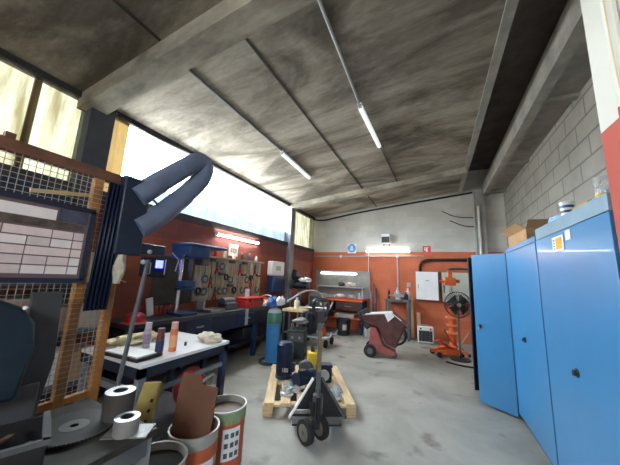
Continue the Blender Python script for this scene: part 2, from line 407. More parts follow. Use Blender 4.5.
# ------------------------------------------------ tube lamps
lm_w = lamp_mat('lit_tube_white', (1,.95,.86), 9)
lm_dim = lamp_mat('lit_tube_dim', (1,1,1), .16)
def tube_lamp(label, p, q, normal, m, r=.016, w=.06):
    """batten fitting: body, tube and two end caps"""
    p, q, nrm = Vector(p), Vector(q), Vector(normal); mid = (p+q)/2
    t = thing('tube_light', label, 'light', mid)
    d = (q-p).normalized(); side = d.cross(nrm).normalized()
    a, b = p-mid, q-mid
    rot = Matrix((side, nrm, d)).transposed()
    MB().box((0,0,0), (w,.035,(q-p).length), rot).build('housing', whitep, t, .004)
    MB().cyl(a+nrm*.04+d*.03, b+nrm*.04-d*.03, r, seg=12).build('tube', m, t)
    for e, s in ((a,1),(b,-1)): MB().box(e+nrm*.035+d*.012*s, (w*.8,.05,.024), rot).build('end_cap', greyp, t)
    return t
nc = Vector((.11,0,-1)).normalized()
tube_lamp('ceiling tube light at the end of the dark conduit, nearer the windows', (-2.53,3.88,zc(-2.53)-.02), (-2.56,5.2,zc(-2.56)-.02), nc, lm_dim, .035)
tube_lamp('ceiling tube light at the end of the pale conduit, nearer the blue lockers', (-.90,3.33,zc(-.9)-.02), (-.86,4.63,zc(-.86)-.02), nc, lm_dim, .035)
tube_lamp('lit tube light on the red wall above the tool board', (XL+.02,3.85,2.37), (XL+.02,5.24,2.37), (1,0,0), lamp_mat('lit_tube_wall', (1,.95,.86), 26))
tube_lamp('lit tube light high on the back wall below the grey heater', (-2.04,YB-.02,2.52), (-.66,YB-.02,2.51), (0,-1,0), lm_w)

# ================================================================== BACK WALL
# round blue sign
t = thing('wall_sign', 'round blue sign on a white square plate on the back wall', 'sign', (-2.52,YB,2.62))
MB().box((0,-.008,-.01), (.29,.014,.30)).build('plate', whitep, t, .003)
MB().cyl((0,-.012,.01),(0,-.024,.01),.145,seg=32).build('disc', mat('sign_blue', (.12,.25,.62), .5), t)
ps = MB().lathe([(.05,-.026),(.05,-.029),(.0,-.03)], (0,0,.03), (0,-1,0), 16)
MB().sphere((0,-.026,.045),.042,(1,.12,1.1)).box((0,-.026,-.035),(.10,.006,.07)).build('pictogram', mat('sign_pale_blue', (.50,.62,.85), .5), t)
# heater
t = thing('air_heater', 'grey boxy air heater with a black grille high on the back wall', 'heater', (-1.37,YB,2.90))
MB().bb((-.15,-.26,-.14),(.15,-.02,.16)).build('housing', greyp, t, .012)
MB().bb((-.115,-.272,-.125),(.115,-.255,.05)).build('grille_panel', black, t, .003)
g = MB()
for k in range(6): g.box((0,-.274,-.105+k*.029), (.22,.008,.006))
g.build('grille', dgrey, t); MB().bb((-.125,-.268,.065),(.125,-.255,.145)).build('front_cap', whitep, t, .003)
MB().bb((-.10,-.03,-.20),(-.07,.0,.16)).bb((.07,-.03,-.20),(.10,0,.16)).build('bracket', dgrey, t)
# extinguisher sign
t = thing('wall_sign', 'small red fire extinguisher sign with white pictogram on the back wall', 'sign', (-.20,YB,2.57))
MB().box((0,-.006,0), (.22,.012,.22)).build('plate', mat('sign_red', (.72,.06,.07), .5), t)
MB().box((.0,-.014,-.015), (.05,.006,.11)).box((.0,-.014,.06),(.03,.006,.03)).box((.035,-.014,.06),(.06,.006,.014)).box((-.05,-.014,.02),(.03,.006,.10)).build('pictogram', whitep, t)
# horizontal conduit with junction boxes
cz = 2.35
conduit([(-3.93,YB-.02,cz),(-.28,YB-.02,cz+.02)], .014, greyp, 'thin grey conduit running level across the orange back wall')
conduit([(-1.05,YB-.018,cz-.05),(-1.04,YB-.018,1.30)], .020, greyp, 'grey conduit dropping down the orange wall to the vice table')
conduit([(-1.95,YB-.016,2.49),(-1.95,YB-.016,1.75)], .008, whitep, 'thin white cable dropping beside the lit workbench backboard', 'cable', 'cable')
for (x,lab) in ((-2.90,'small round white junction box on the level conduit below the blue sign'), (-1.05,'small round white junction box on the level conduit above the vice table')):
    tag(MB().cyl((0,0,0),(0,-.05,0),.045,seg=18).cyl((0,-.05,0),(0,-.058,0),.035,seg=18).build('junction_box', whitep, loc=(x,YB,cz)), lab, 'junction box')
tag(MB().bb((-.05,-.055,-.065),(.05,0,.065)).cyl((0,-.055,.0),(0,-.07,0),.022,seg=14).build('wall_switch', greyp, bev=.006, loc=(-.73,YB,1.50)), 'small grey switch box on the orange wall right of the vice table', 'switch')
# corrugated black hose arch
conduit([(-.40,YB-.06,1.90),(-.40,YB-.06,2.10),(-.28,YB-.06,2.24),(-.05,YB-.06,2.26),(.9,YB-.06,2.27),(1.05,YB-.06,2.27)], .042, rubber, 'fat black cable duct arching above the white electrical cabinet', 'cable duct', 'cable_duct', 2)
conduit([(.30,YB-.03,1.90),(.32,YB-.03,1.97),(.45,YB-.03,2.02),(.8,YB-.03,2.02),(1.05,YB-.03,1.98)], .03, dgrey, 'grey cable curving above the pale cabinet behind the fan', 'cable', 'cable', 2)
# electrical cabinets
t = thing('electrical_cabinet', 'white wall mounted electrical cabinet with closed door', 'cabinet', (-.21,YB,1.10))
MB().bb((-.30,-.20,0),(.31,0,.80)).build('body', dgrey, t, .006)
MB().bb((-.305,-.225,.01),(.285,-.20,.80)).build('door', whitep, t, .006)
MB().box((-.24,-.235,.38),(.025,.02,.12)).build('handle', greyp, t, .004)
MB().box((0,-.228,.55),(.10,.004,.03)).build('label_plate', greyp, t)
t = thing('electrical_cabinet', 'pale grey green open cabinet board behind the black fan', 'cabinet', (.52,YB,1.08))
MB().bb((-.35,-.14,0),(.42,0,.82)).build('body', mat('pale_grey_green', (.52,.55,.48), .55, 0, .1, 4), t, .006)
MB().bb((-.36,-.15,-.02),(.43,-.13,.0)).build('ledge', brownr, t)
MB().box((-.30,-.145,.40),(.03,.02,.30)).build('hinge', dgrey, t)
# planks
tag(MB().box((0,-.0,.56),(.105,.03,1.12), rotx(.045)).build('wooden_plank', pine, bev=.002, loc=(-.66,8.50,.004)), 'tall pale plank leaning on the orange wall beside the vice table', 'plank')
tag(MB().box((0,0,.36),(.10,.04,.72), rotx(.06)).build('wooden_plank', pine, bev=.002, loc=(-.47,8.50,.004)), 'short brown plank leaning on the wall behind the fan heater', 'plank')
# fan heater
t = thing('fan_heater', 'small white fan heater with a black grille on the floor', 'heater', (-.29,8.05,0), .12)
MB().bb((-.20,-.10,.02),(.20,.14,.42)).build('casing', whitep, t, .012)
MB().bb((-.165,-.112,.06),(.165,-.098,.33)).build('grille_panel', black, t)
g = MB()
for k in range(5): g.box((0,-.115,.09+k*.053),(.32,.008,.008))
for k in range(3): g.box((-.10+k*.10,-.115,.195),(.008,.008,.27))
g.build('grille', dgrey, t)
for x in (-.12,.12): MB().cyl((x,-.10,.375),(x,-.125,.375),.022,seg=14).build('knob', black, t)
for x in (-.15,.15): MB().bb((x-.02,-.08,0),(x+.02,.12,.025)).build('foot', rubber, t)
MB().tube([(-.1,.05,.41),(-.1,.05,.46),(.1,.05,.46),(.1,.05,.41)],.009,8,1).build('handle', greyp, t)

# ------------------------------------------------ vice table
t = thing('metal_table', 'dark steel table with a grey vice against the orange wall', 'table', (-1.0,8.22,0))
MB().bb((-.33,-.28,1.02),(.33,.30,1.08)).build('table_top', dgrey, t, .004)
for x in (-.29,.29):
    for y in (-.24,.26): MB().bb((x-.03,y-.03,0),(x+.03,y+.03,1.02)).build('leg', dgrey, t, .003)
MB().bb((-.30,-.26,.26),(.30,.28,.30)).build('shelf', dgrey, t)
t = thing('bench_vice', 'grey bench vice on the dark steel table', 'vice', (-.98,8.12,1.08), .3)
MB().lathe([(.0,0),(.09,0),(.09,.02),(.05,.03),(.045,.07),(.0,.07)]).build('base', greyp, t)
MB().bb((-.06,-.05,.07),(.16,.05,.15)).bb((.02,-.065,.15),(.06,.065,.20)).build('fixed_jaw', greyp, t, .008)
MB().bb((-.16,-.04,.08),(-.04,.04,.13)).bb((-.10,-.065,.12),(-.06,.065,.20)).build('moving_jaw', greyp, t, .008)
MB().cyl((-.16,0,.105),(-.26,0,.105),.016).cyl((-.245,-.10,.105),(-.245,.10,.105),.008).build('screw_handle', steel, t)
def bottle(label, loc, h, r, m, capm, cat='bottle', group=None, name='bottle'):
    t = thing(name, label, cat, loc, 0, group)
    MB().lathe([(0,0),(r,0),(r,h*.62),(r*.85,h*.72),(r*.35,h*.82),(r*.35,h*.88),(0,h*.88)]).build('body', m, t)
    MB().cyl((0,0,h*.86),(0,0,h),r*.42,seg=14).build('cap', capm, t); return t
bottle('black bottle standing left of the grey vice', (-1.25,8.2,1.08), .30, .035, black, redp)
bottle('white bottle standing behind the grey vice', (-1.03,8.35,1.08), .33, .05, whitep, whitep)
bottle('dark can standing right of the grey vice', (-.78,8.22,1.08), .22, .06, black, dgrey, 'can', name='can')
bottle('white tub standing at the right end of the vice table', (-.74,8.36,1.08), .33, .06, whitep, whitep, 'tub', name='tub')
tag(MB().lathe([(0,0),(.12,0),(.14,.22),(.15,.22),(.15,.23),(.135,.23),(.11,.015),(0,.015)]).build('bucket', greyp, loc=(-.98,8.14,.0)), 'grey bucket on the floor under the vice table', 'bucket')

# ------------------------------------------------ lit workbench in the corner
t = thing('workbench', 'steel workbench with red drawer front and grey backboard at the back wall', 'workbench', (-2.86,8.3,0))
MB().bb((-.90,-.40,.95),(.90,.24,1.01)).build('bench_top', redp, t, .004)
MB().bb((-.90,-.41,.925),(.90,-.38,.985)).build('apron', orangep, t, .003)
for x in (-.85,.85):
    for y in (-.36,.20): MB().bb((x-.035,y-.035,0),(x+.035,y+.035,.95)).build('leg', navy, t, .003)
MB().bb((-.86,-.36,.40),(.86,.22,.44)).build('lower_shelf', orangep, t, .003)
MB().bb((-.92,.22,1.01),(.97,.27,1.86)).build('backboard', mat('grey_backboard', (.30,.29,.27), .5, .2, .2, 4), t, .003)
MB().bb((-.78,-.02,1.31),(.80,.24,1.35)).build('upper_shelf', greyp, t, .003)
for x in (-.76,.78): MB().bb((x-.02,-.02,1.01),(x+.02,.02,1.33)).build('shelf_post', greyp, t)
for x in (-.45,.45):
    d = MB().bb((x-.40,-.385,.66),(x+.40,.15,.90)).build('drawer', mat('dark_maroon_drawer', (.06,.022,.02), .5), t, .004)
    MB().bb((x-.10,-.405,.77),(x+.10,-.385,.79)).build('handle', steel, d)
tube_lamp('lit tube light on the grey backboard of the corner workbench', (-3.60,8.55,1.77), (-2.30,8.55,1.77), (0,-1,0), lm_w)
rnd = random.Random(3)
bits = [('parts_tray','grey parts tray','tray'),('coil_of_wire','coil of pale wire','coil'),('rag','crumpled pale rag','rag')]
def tray(label, loc, d, m, cat='tray', rz=0, name='parts_tray', group=None):
    t = MB(); w, l, h = d
    t.bb((-w/2,-l/2,0),(w/2,l/2,.008))
    for a,b in (((-w/2,-l/2,0),(-w/2+.01,l/2,h)),((w/2-.01,-l/2,0),(w/2,l/2,h)),((-w/2,-l/2,0),(w/2,-l/2+.01,h)),((-w/2,l/2-.01,0),(w/2,l/2,h))): t.bb(a,b)
    o = t.build(name, m, loc=loc); o.rotation_euler = (0,0,rz); return tag(o, label, cat, group)
def coil(label, loc, R_, r, m, turns=4, cat='coil', name='cable_coil', rot=None):
    pts = [(R_*(1+.08*math.sin(i*1.3))*math.cos(2*PI*i/16), R_*(1+.08*math.sin(i*1.3))*math.sin(2*PI*i/16), r+ i/16*r*1.5) for i in range(16*turns)]
    o = MB().tube(pts, r, 6).build(name, m, loc=loc)
    if rot: o.rotation_euler = rot
    return tag(o, label, cat)
def rag(label, loc, d, m, seed, name='rag', cat='rag'):
    return tag(MB().lump((0,0,d[2]*.425), d, seed, .3, 26).build(name, m, loc=loc), label, cat)
coil('coil of pale cable at the left end of the lit workbench', (-3.45,8.12,1.01), .13, .012, whitep)
tray('grey tray of small parts on the lit workbench', (-3.08,8.12,1.01), (.34,.22,.07), greyp)
rag('crumpled white rag in the middle of the lit workbench', (-2.72,8.10,1.01), (.30,.22,.13), cloth_n, 4)
coil('coil of grey hose at the right of the lit workbench', (-2.38,8.13,1.01), .11, .014, greyp)
bottle('small clear blue bottle on the right end of the lit workbench', (-2.12,8.1,1.01), .18, .035, mat('pale_blue_plastic', (.35,.5,.6), .4), whitep)
t = thing('respirator', 'black helmet shaped mask on the upper shelf of the corner workbench', 'mask', (-2.80,8.40,1.35))
MB().sphere((0,0,.085),.11,(1.05,.9,.78)).build('shell', black, t); MB().box((0,-.10,.08),(.13,.012,.055)).build('visor', dgrey, t, .01)
rag('cream cloth bundle on the upper shelf beside the black mask', (-2.48,8.42,1.35), (.34,.18,.15), cloth_w, 9)
tray('grey steel tray on the lower shelf of the corner workbench', (-2.55,8.15,.44), (.62,.36,.09), greyp)
rag('dark rag heap on the lower shelf of the corner workbench', (-3.2,8.1,.44), (.5,.34,.18), mat('dark_cloth', (.04,.04,.05), .95), 5)
t = thing('waste_bucket', 'black waste bucket with a white label in front of the corner workbench', 'bucket', (-2.47,7.66,0))
MB().lathe([(0,0),(.17,0),(.205,.42),(.222,.42),(.222,.45),(.20,.45),(.165,.02),(0,.02)]).build('shell', black, t)
MB().arc_band((0,0),.192,-1.35,-.75,.16,.32).build('label', greyp, t)
tag(MB().lathe([(0,0),(.13,0),(.16,.30),(.17,.30),(.17,.32),(.15,.32),(.12,.02),(0,.02)]).build('bucket', greyp, loc=(-1.77,7.90,0)), 'pale grey bucket right of the black waste bucket', 'bucket')
# pipes leaning at right of bench
for k,(x,l_,m_) in enumerate(((-1.72,1.5,dgrey),(-1.64,1.35,navy),(-1.80,1.25,steel))):
    tag(MB().cyl((x,8.28,.0),(x-.06,8.56,l_),.022,seg=12).build('metal_pipe', m_), ['dark grey pipe leaning on the wall right of the corner workbench','navy blue pipe leaning on the wall, rightmost by the corner workbench','bare steel pipe leaning on the wall closest to the corner workbench'][k], 'pipe')

# ------------------------------------------------ orange jack and black fan
t = thing('transmission_jack', 'tall orange hydraulic jack with splayed legs near the lockers', 'jack', (.33,7.35,0), .2)
for k in range(4):
    a = PI/4+k*PI/2
    MB().bar((.05*math.cos(a),.05*math.sin(a),.13),(.36*math.cos(a),.36*math.sin(a),.05),.06,.05).build('leg', orangep, t, .004)
    MB().cyl((.36*math.cos(a)-.02,.36*math.sin(a),.035),(.36*math.cos(a)+.02,.36*math.sin(a),.035),.035,seg=14).build('caster', rubber, t)
MB().lathe([(0,.08),(.13,.08),(.13,.14),(.07,.20),(.07,1.05),(0,1.05)], seg=20).build('column', orangep, t)
g = MB()
for z in (.45,.62,.80): g.box((0,-.02,z),(.26,.16,.05))
g.build('collar', mat('pale_orange', (.75,.25,.10), .5), t, .006)
MB().cyl((0,0,1.05),(0,0,1.55),.038).build('ram', steel, t)
h = MB().bb((-.13,-.10,1.55),(.10,.10,1.74)).bb((-.05,-.06,1.74),(.04,.06,1.92)).build('head', orangep, t, .012)
MB().cyl((-.13,0,1.64),(-.24,0,1.64),.03).cyl((.10,0,1.66),(.20,0,1.66),.04).build('valve', orangep, h)
MB().bar((.0,-.08,.2),(-.25,-.32,.55),.025).build('pump_handle', redp, t)
t = thing('floor_jack', 'low orange red trolley jack on the floor before the tall jack', 'jack', (.18,6.98,0), .5)
MB().prism([(-.30,.05),(.30,.05),(.30,.12),(.05,.17),(-.30,.11)],-.13,-.10,1).prism([(-.30,.05),(.30,.05),(.30,.12),(.05,.17),(-.30,.11)],.10,.13,1).bb((-.2,-.10,.06),(.0,.10,.10)).build('frame', orangep, t, .004)
MB().bar((.18,0,.12),(-.16,0,.30),.07,.05).cyl((-.16,0,.30),(-.16,0,.34),.06).build('lifting_arm', redp, t, .004)
for x,r_ in ((-.25,.055),(.25,.045)):
    for y in (-.15,.15): MB().cyl((x,y-.022,r_),(x,y+.022,r_),r_,seg=18).build('wheel', rubber, t)
MB().cyl((.26,0,.14),(.55,0,.52),.015).build('handle', steel, t)
t = thing('pedestal_fan', 'black pedestal fan with wire cage in front of the pale cabinet', 'fan', (.43,6.80,0), .25)
t.scale = (.88,.88,.88)
MB().lathe([(0,0),(.23,0),(.23,.025),(.04,.05),(.03,.10),(0,.10)]).build('base', black, t)
MB().cyl((0,0,.05),(0,0,1.18),.022).build('pole', dgrey, t)
MB().cyl((0,-.02,1.30),(0,.17,1.30),.085,.065).bb((-.03,.0,1.14),(.03,.08,1.26)).build('motor', black, t)
g = MB()
for r_,y in ((.31,-.06),(.31,.02),(.22,-.11),(.12,-.125)):
    g.tube([(r_*math.cos(2*PI*k/40),y,1.30+r_*math.sin(2*PI*k/40)) for k in range(40)],.007,6,closed=True)
for k in range(44):
    a = 2*PI*k/44; c,s = math.cos(a),math.sin(a)
    g.tube([(.05*c,-.125,1.30+.05*s),(.22*c,-.11,1.30+.22*s),(.31*c,-.06,1.30+.31*s),(.31*c,.02,1.30+.31*s),(.10*c,.07,1.30+.10*s)],.0035,5)
g.build('cage', black, t)
for k in range(4):
    a = k*PI/2+.3; b = MB()
    c,s = math.cos(a),math.sin(a); c2,s2 = math.cos(a+1.1),math.sin(a+1.1)
    b.quad((.05*c,-.07,1.30+.05*s),(.26*c,-.085,1.30+.26*s),(.27*c2,-.02,1.30+.27*s2),(.05*c2,-.04,1.30+.05*s2))
    b.build('blade', black, t, solid=.004)
MB().cyl((0,-.10,1.30),(0,-.03,1.30),.05).build('hub', greyp, t)
conduit([(.15,6.42,.012),(.35,6.30,.012),(.62,6.28,.012),(.78,6.36,.012)], .02, rubber, 'black rubber hose end lying on the floor before the lockers', 'hose', 'hose', 2)
# pipes and cables on the far column
conduit([(1.06,8.42,1.9),(1.06,8.40,3.0),(1.04,8.38,3.7)], .022, greyp, 'thin grey pipe running up the far concrete column, left side')
conduit([(1.15,8.35,1.9),(1.15,8.35,3.75)], .03, mat('off_white_paint', (.62,.60,.55), .5), 'thicker off white pipe running up the far concrete column')
conduit([(.25,8.56,3.72),(.6,8.52,3.50),(1.03,8.40,3.44)], .012, rubber, 'thin black cable drooping towards the far concrete column, upper one', 'cable', 'cable', 2)
conduit([(.45,8.57,3.42),(.8,8.50,3.22),(1.03,8.40,3.18)], .012, rubber, 'thin black cable drooping towards the far concrete column, lower one', 'cable', 'cable', 2)

# ================================================================== BLUE LOCKERS (right)
LX = .865
def locker(label, y0, y1, h, doors=True, depth=.52, rim=0):
    """steel locker; origin at the near front bottom corner, front face looks towards -X"""
    t = thing('steel_locker', label, 'locker', (LX, y0, 0), 0, 'tall blue steel lockers')
    w = y1-y0
    b = MB().bb((.02,.004,.06),(depth,.022,h)).bb((.02,w-.022,.06),(depth,w-.004,h)).bb((depth-.015,.004,.06),(depth,w-.004,h)).bb((.02,.004,h-.05),(depth,w-.004,h)).bb((.02,.004,.06),(depth,w-.004,.10))
    b.build('carcass', bluep, t, .003)
    MB().bb((.05,.01,0),(depth-.02,w-.01,.06)).build('plinth', navyd, t)
    for k in range(3): MB().bb((.06,.022,.5+k*.48),(depth-.02,w-.022,.525+k*.48)).build('shelf', greyp, t)
    if doors:
        for a, bb_ in ((.004,w-.004),):
            MB().bb((-.002,a,.10),(.02,bb_,h-rim-.06)).build('door', bluep, t, .003)
        lk = MB().lathe([(0,0),(.030,0),(.030,.008),(.020,.012),(.020,.022),(0,.022)], (-.002,w/2+.03,1.03), (-1,0,0), 18).build('lock', black, t)
        MB().box((-.028,w/2+.03,1.03),(.012,.008,.034)).build('key', steel, lk)
        MB().bb((0,.004,h-rim-.055),(.02,w-.004,h)).build('header', bluep if not rim else mat('pale_blue_grey_rim', (.22,.33,.42), .4), t, .002)
    return t
lk3 = locker('blue steel locker nearest the camera, beside the cream and red column', 1.93, 3.10, 2.13, rim=.045)
MB().box((-.0055,.68,1.935),(.003,.20,.115)).build('warning_label', whitep, lk3)
MB().box((-.0075,.655,1.935),(.003,.105,.085)).build('warning_panel', mat('warning_amber', (.85,.42,.03), .5), lk3)
for k in range(4): MB().box((-.0075,.745,1.90+k*.022),(.003,.03,.010)).build('printed_mark', dgrey, lk3)
MB().box((-.0055,.50,1.975),(.003,.08,.07)).build('paper_label', whitep, lk3)
locker('middle blue steel locker, under the open cardboard box', 3.12, 4.27, 2.08)
t = locker('farthest blue steel locker with both doors swung open', 4.29, 5.24, 2.06, doors=False)
def leaf(name, hx, hy, ang, m, lock):
    d = MB(); L = .455
    R_ = rotz(ang)
    c = Vector((hx,hy,0)) + R_ @ Vector((L/2,0,0))
    d.box((c.x,c.y,1.03),(L,.02,2.0),R_)
    o = d.build(name, m, t, .003)
    if lock:
        p = Vector((hx,hy,0)) + R_ @ Vector((L-.06,0,0)); nrm = R_ @ Vector((0,1,0)); 
        k = MB().lathe([(0,.01),(.028,.01),(.028,.018),(.018,.022),(.018,.036),(0,.036)], (p.x,p.y,1.03), nrm, 18).build('lock', black, t)
        q = Vector((p.x,p.y,1.03))+nrm*.04
        MB().box(q,(.01,.012,.034),R_).build('key', steel, k); MB().cyl(q+Vector((0,0,-.018)),q+Vector((0,0,-.05)),.012,seg=10).build('key_tag', steel, k)
leaf('near_door', .0, .0, PI-.65, bluep, True)
leaf('far_door', .0, .945, PI+.60, navyd, False)  # navy instead of locker blue: the inner face's shade is in the colour

# things on top of the lockers
def carton(label, loc, d, rz, m, flaps=True, name='cardboard_box'):
    w,l,h = d; t = thing(name, label, 'box', loc, rz)
    b = MB().bb((-w/2,-l/2,0),(w/2,l/2,.006))
    for a,c in (((-w/2,-l/2,0),(-w/2+.006,l/2,h)),((w/2-.006,-l/2,0),(w/2,l/2,h)),((-w/2,-l/2,0),(w/2,-l/2+.006,h)),((-w/2,l/2-.006,0),(w/2,l/2,h))): b.bb(a,c)
    b.build('body', m, t)
    if flaps:
        MB().box((-w/2-.045,0,h+.03),(.006,l,.11),roty(-.95)).build('flap', m, t)
        MB().box((w/2+.03,0,h+.045),(.006,l,.11),roty(.6)).build('flap', m, t)
        MB().box((0,-l/2-.03,h+.04),(w,.006,.11),rotx(.7)).build('flap', m, t)
    return t
carton('open cardboard box on top of the middle blue locker', (1.05,3.86,2.08), (.30,.62,.15), .05, cardb)
tag(MB().box((0,0,.05),(.10,.16,.10)).build('foil_packet', mat('shiny_foil', (.6,.58,.5), .3, .7), bev=.01, loc=(1.05,3.64,2.088)), 'shiny packet sitting in the open cardboard box', 'packet')
tag(MB().box((0,0,.04),(.14,.17,.08)).build('small_box', black, bev=.006, loc=(1.06,3.94,2.088)), 'black box sitting in the open cardboard box', 'box')
bw = mat('blue_white_wrap', (.45,.62,.82), .4, 0, .5, 14, dark=(.14,.30,.62))
tag(MB().lump((0,0,.045),(.18,.30,.10),21,.25).build('plastic_bag', bw, loc=(1.03,3.00,2.13)), 'blue and white plastic bag at the far end of the nearest locker top', 'bag')
t = thing('glue_tube_pack', 'blue and white striped tub in the middle of the nearest locker top', 'tub', (.97,2.70,2.13))
MB().lathe([(0,0),(.038,0),(.041,.13),(.045,.13),(.045,.15),(0,.15)]).build('body', whitep, t)
for z in (.02,.06,.10): MB().lathe([(.0375+z*.023,z),(.0405+z*.023,z),(.041+z*.023,z+.02),(.038+z*.023,z+.02)]).build('stripe', bluef, t)
tag(MB().box((0,0,.03),(.10,.22,.06)).build('small_box', mat('ochre_card', (.55,.36,.12), .8), bev=.004, loc=(.99,2.43,2.13)), 'flat ochre box beside the striped tub on the nearest locker', 'box')
tag(MB().lump((0,0,.035),(.15,.22,.08),33,.25).build('plastic_bag', bw, loc=(.99,2.16,2.13)), 'small blue and white bag beside the clear jar on the nearest locker', 'bag')
t = thing('clear_jar', 'clear plastic jar with a yellow base at the near end of the locker top', 'jar', (.925,2.09,2.13))
cp_ = mat('cloudy_plastic', (.68,.70,.70), .2, 0, .1, 8); cp_.node_tree.nodes['Principled BSDF'].inputs['Alpha'].default_value = .35
MB().lathe([(0,.03),(.036,.03),(.038,.115),(.041,.12),(.041,.135),(0,.135)]).build('body', cp_, t)
MB().lathe([(0,0),(.037,0),(.038,.035),(0,.035)]).build('base', yellow, t)
# near column pipe and wire
conduit([(.742,1.44,.0),(.742,1.44,4.04)], .024, cm, 'cream and red painted downpipe on the left edge of the plaster column')
conduit([(.715,1.408,3.6),(.712,1.408,2.5),(.730,1.405,2.15),(.722,1.405,1.8),(.725,1.405,1.3)], .003, mat('buff_wire', (.55,.48,.28), .6), 'thin yellowish wire hanging down the cream and red column', 'wire', 'wire', 2)

# ================================================================== PALLET, PALLET TRUCK, LOAD
PR = .505     # rotation of pallet: width along (.87,.48), length along (-.48,.87)
t = thing('wooden_pallet', 'pale wooden pallet on the pallet truck in the middle of the floor', 'pallet', (-1.70,3.66,0), PR)
PW, PL = 1.10, 1.36
for k in range(6):
    x = -PW/2+.07+k*(PW-.14)/5
    MB().bb((x-.058,-PL/2,.122),(x+.058,PL/2,.145)).build('top_board', pine_x, t, .003)
for y in (-PL/2+.06,0,PL/2-.06):
    MB().bb((-PW/2,y-.05,.10),(PW/2,y+.05,.122)).build('stringer_board', pine_x, t, .002)
    for x in (-PW/2+.06,0,PW/2-.06): MB().bb((x-.06,y-.05,.02),(x+.06,y+.05,.10)).build('block', pine, t, .003)
for x in (-PW/2+.06,0,PW/2-.06): MB().bb((x-.05,-PL/2,0),(x+.05,PL/2,.02)).build('bottom_board', pine_x, t, .002)

t = thing('pallet_truck', 'black hand pallet truck with upright handle in front of the pallet', 'pallet truck', (-1.17,2.80,0), PR)
# local: x across, y forward (towards the pallet)
for s in (-1,1):
    MB().prism([(s*.10,-.02),(s*.26,-.02),(s*.26,.20),(s*.10,.20)],.085,.10).build('fork_root', black, t)
    MB().bb((s*.10,.16,.045),(s*.26,1.15,.095)).build('fork', black, t, .006)
# sloping side cheeks (white edged, an inverted V from the pump head down to the fork roots)
for s in (-1,1):
    MB().bar((s*.05,.02,.53),(s*.29,-.06,.18),.032,.018).build('side_cheek', whitep if s<0 else dgrey, t, .003)
MB().prism([(-.28,.15),(.28,.15),(.06,.53),(-.06,.53)],.03,.06,1).build('back_plate', black, t)
MB().lathe([(0,.16),(.055,.16),(.055,.40),(.03,.42),(.03,.47),(0,.47)],(0,-.05,0)).build('pump_cylinder', dgrey, t)
MB().cyl((.0,-.11,.18),(0,-.11,.40),.025).cyl((-.06,-.09,.22),(-.06,-.09,.34),.03).build('pump', black, t)
MB().bar((-.07,-.10,.26),(-.25,-.02,.22),.03).cyl((-.26,-.02,.22),(-.25,-.02,.28),.02).build('pedal', steel, t)
MB().bb((-.05,-.12,.10),(.07,-.03,.19)).build('axle_bracket', black, t, .006)
for x in (-.125,.03):
    V3 = lambda dx: (x+dx*.82, -.10+x*.6+dx*.57, .112)
    w_ = MB().cyl(V3(-.028),V3(.028),.112,seg=28).build('steer_wheel', rubber, t, .008)
    MB().cyl(V3(-.031),V3(.031),.072,seg=20).build('rim', mat('grimy_rim', (.20,.19,.17), .5, .3), w_)
    MB().cyl(V3(-.035),V3(.035),.022,seg=12).build('hub', dgrey, w_)
tl = MB().bar((0,-.05,.42),(0.0,-.03,1.14),.045,.035).build('handle_bar', dgrey, t, .004)
MB().bar((.006,-.062,.62),(.006,-.052,1.04),.030,.02).build('worn_strip', mat('worn_brass_brown', (.24,.17,.08), .5, .4, .4, 10), t)
MB().bb((-.05,-.075,1.12),(.05,.0,1.24)).build('control_head', black, t, .01)
MB().tube([(-.03,-.03,1.18),(-.075,-.03,1.20),(-.085,-.03,1.33),(-.05,-.03,1.36),(.05,-.03,1.36),(.085,-.03,1.33),(.075,-.03,1.20),(.03,-.03,1.18)],.020,10,1).build('handle_grip', black, t)
MB().bar((.0,-.03,1.22),(.06,-.06,1.34),.014).build('release_lever', steel, t)

navm = mat('motor_navy_paint', (.010,.022,.065), .35, 0, .3, 9)
def motor(label, loc, rz, lying=False, s=1.0):
    t = thing('electric_motor', label, 'motor', loc, rz, None)
    A = (lambda p: (p[0],p[1],p[2])) if not lying else (lambda p: (p[2]-.18,p[1],p[0]+.12))
    ax = (0,0,1) if not lying else (1,0,0); o0 = (0,0,0) if not lying else (-.18,0,.125)
    L = lambda prof: MB().lathe([(r*s,z*s) for r,z in prof], o0, ax, 32)
    b = L([(0,.0),(.12,.0),(.12,.03),(.10,.04),(.10,.30),(.115,.30),(.115,.33),(0,.33)])
    for k in range(22):
        a = 2*PI*k/22; c,sn = math.cos(a)*.108*s, math.sin(a)*.108*s
        p = (c,sn,.17*s); 
        if lying: b.box((o0[0]+.17*s, sn, o0[2]+c),(.25*s,.008,.008))
        else: b.box(p,(.010,.010,.25*s))
    b.build('finned_body', navm, t)
    L([(.0,.33),(.118,.33),(.118,.43),(.09,.46),(0,.465)]).build('fan_cowl', navm, t)
    if lying: MB().box((o0[0]+.15*s,-.0,o0[2]+.125*s),(.13*s,.12*s,.05*s)).build('terminal_box', black, t, .006)
    else: MB().box((.125*s,-.02,.15*s),(.05*s,.12*s,.12*s)).build('terminal_box', navm, t, .006)
    if lying:
        for y in (-.09,.09): MB().box((o0[0]+.15,y,.012),(.24,.05,.024)).build('foot', navm, t, .004)
    else: MB().box((.04,-.105*s,.12*s),(.08*s,.012,.05*s)).build('name_plate', steel, t)
    return t
motor('tall navy electric motor standing upright on the left of the pallet', (-2.06,3.62,.145), .3, s=1.06)
motor('navy electric motor lying on the pallet behind the truck handle', (-1.62,3.46,.145), 1.2, lying=True, s=.72)
t = thing('hydraulic_pump', 'yellow pump with a black round motor at the back of the pallet', 'pump', (-1.80,3.86,.145), .5)
MB().bb((.0,-.09,0),(.16,.10,.34)).build('tank', yellow, t, .02)
MB().cyl((.08,0,.34),(.08,0,.42),.035).build('cap', black, t)
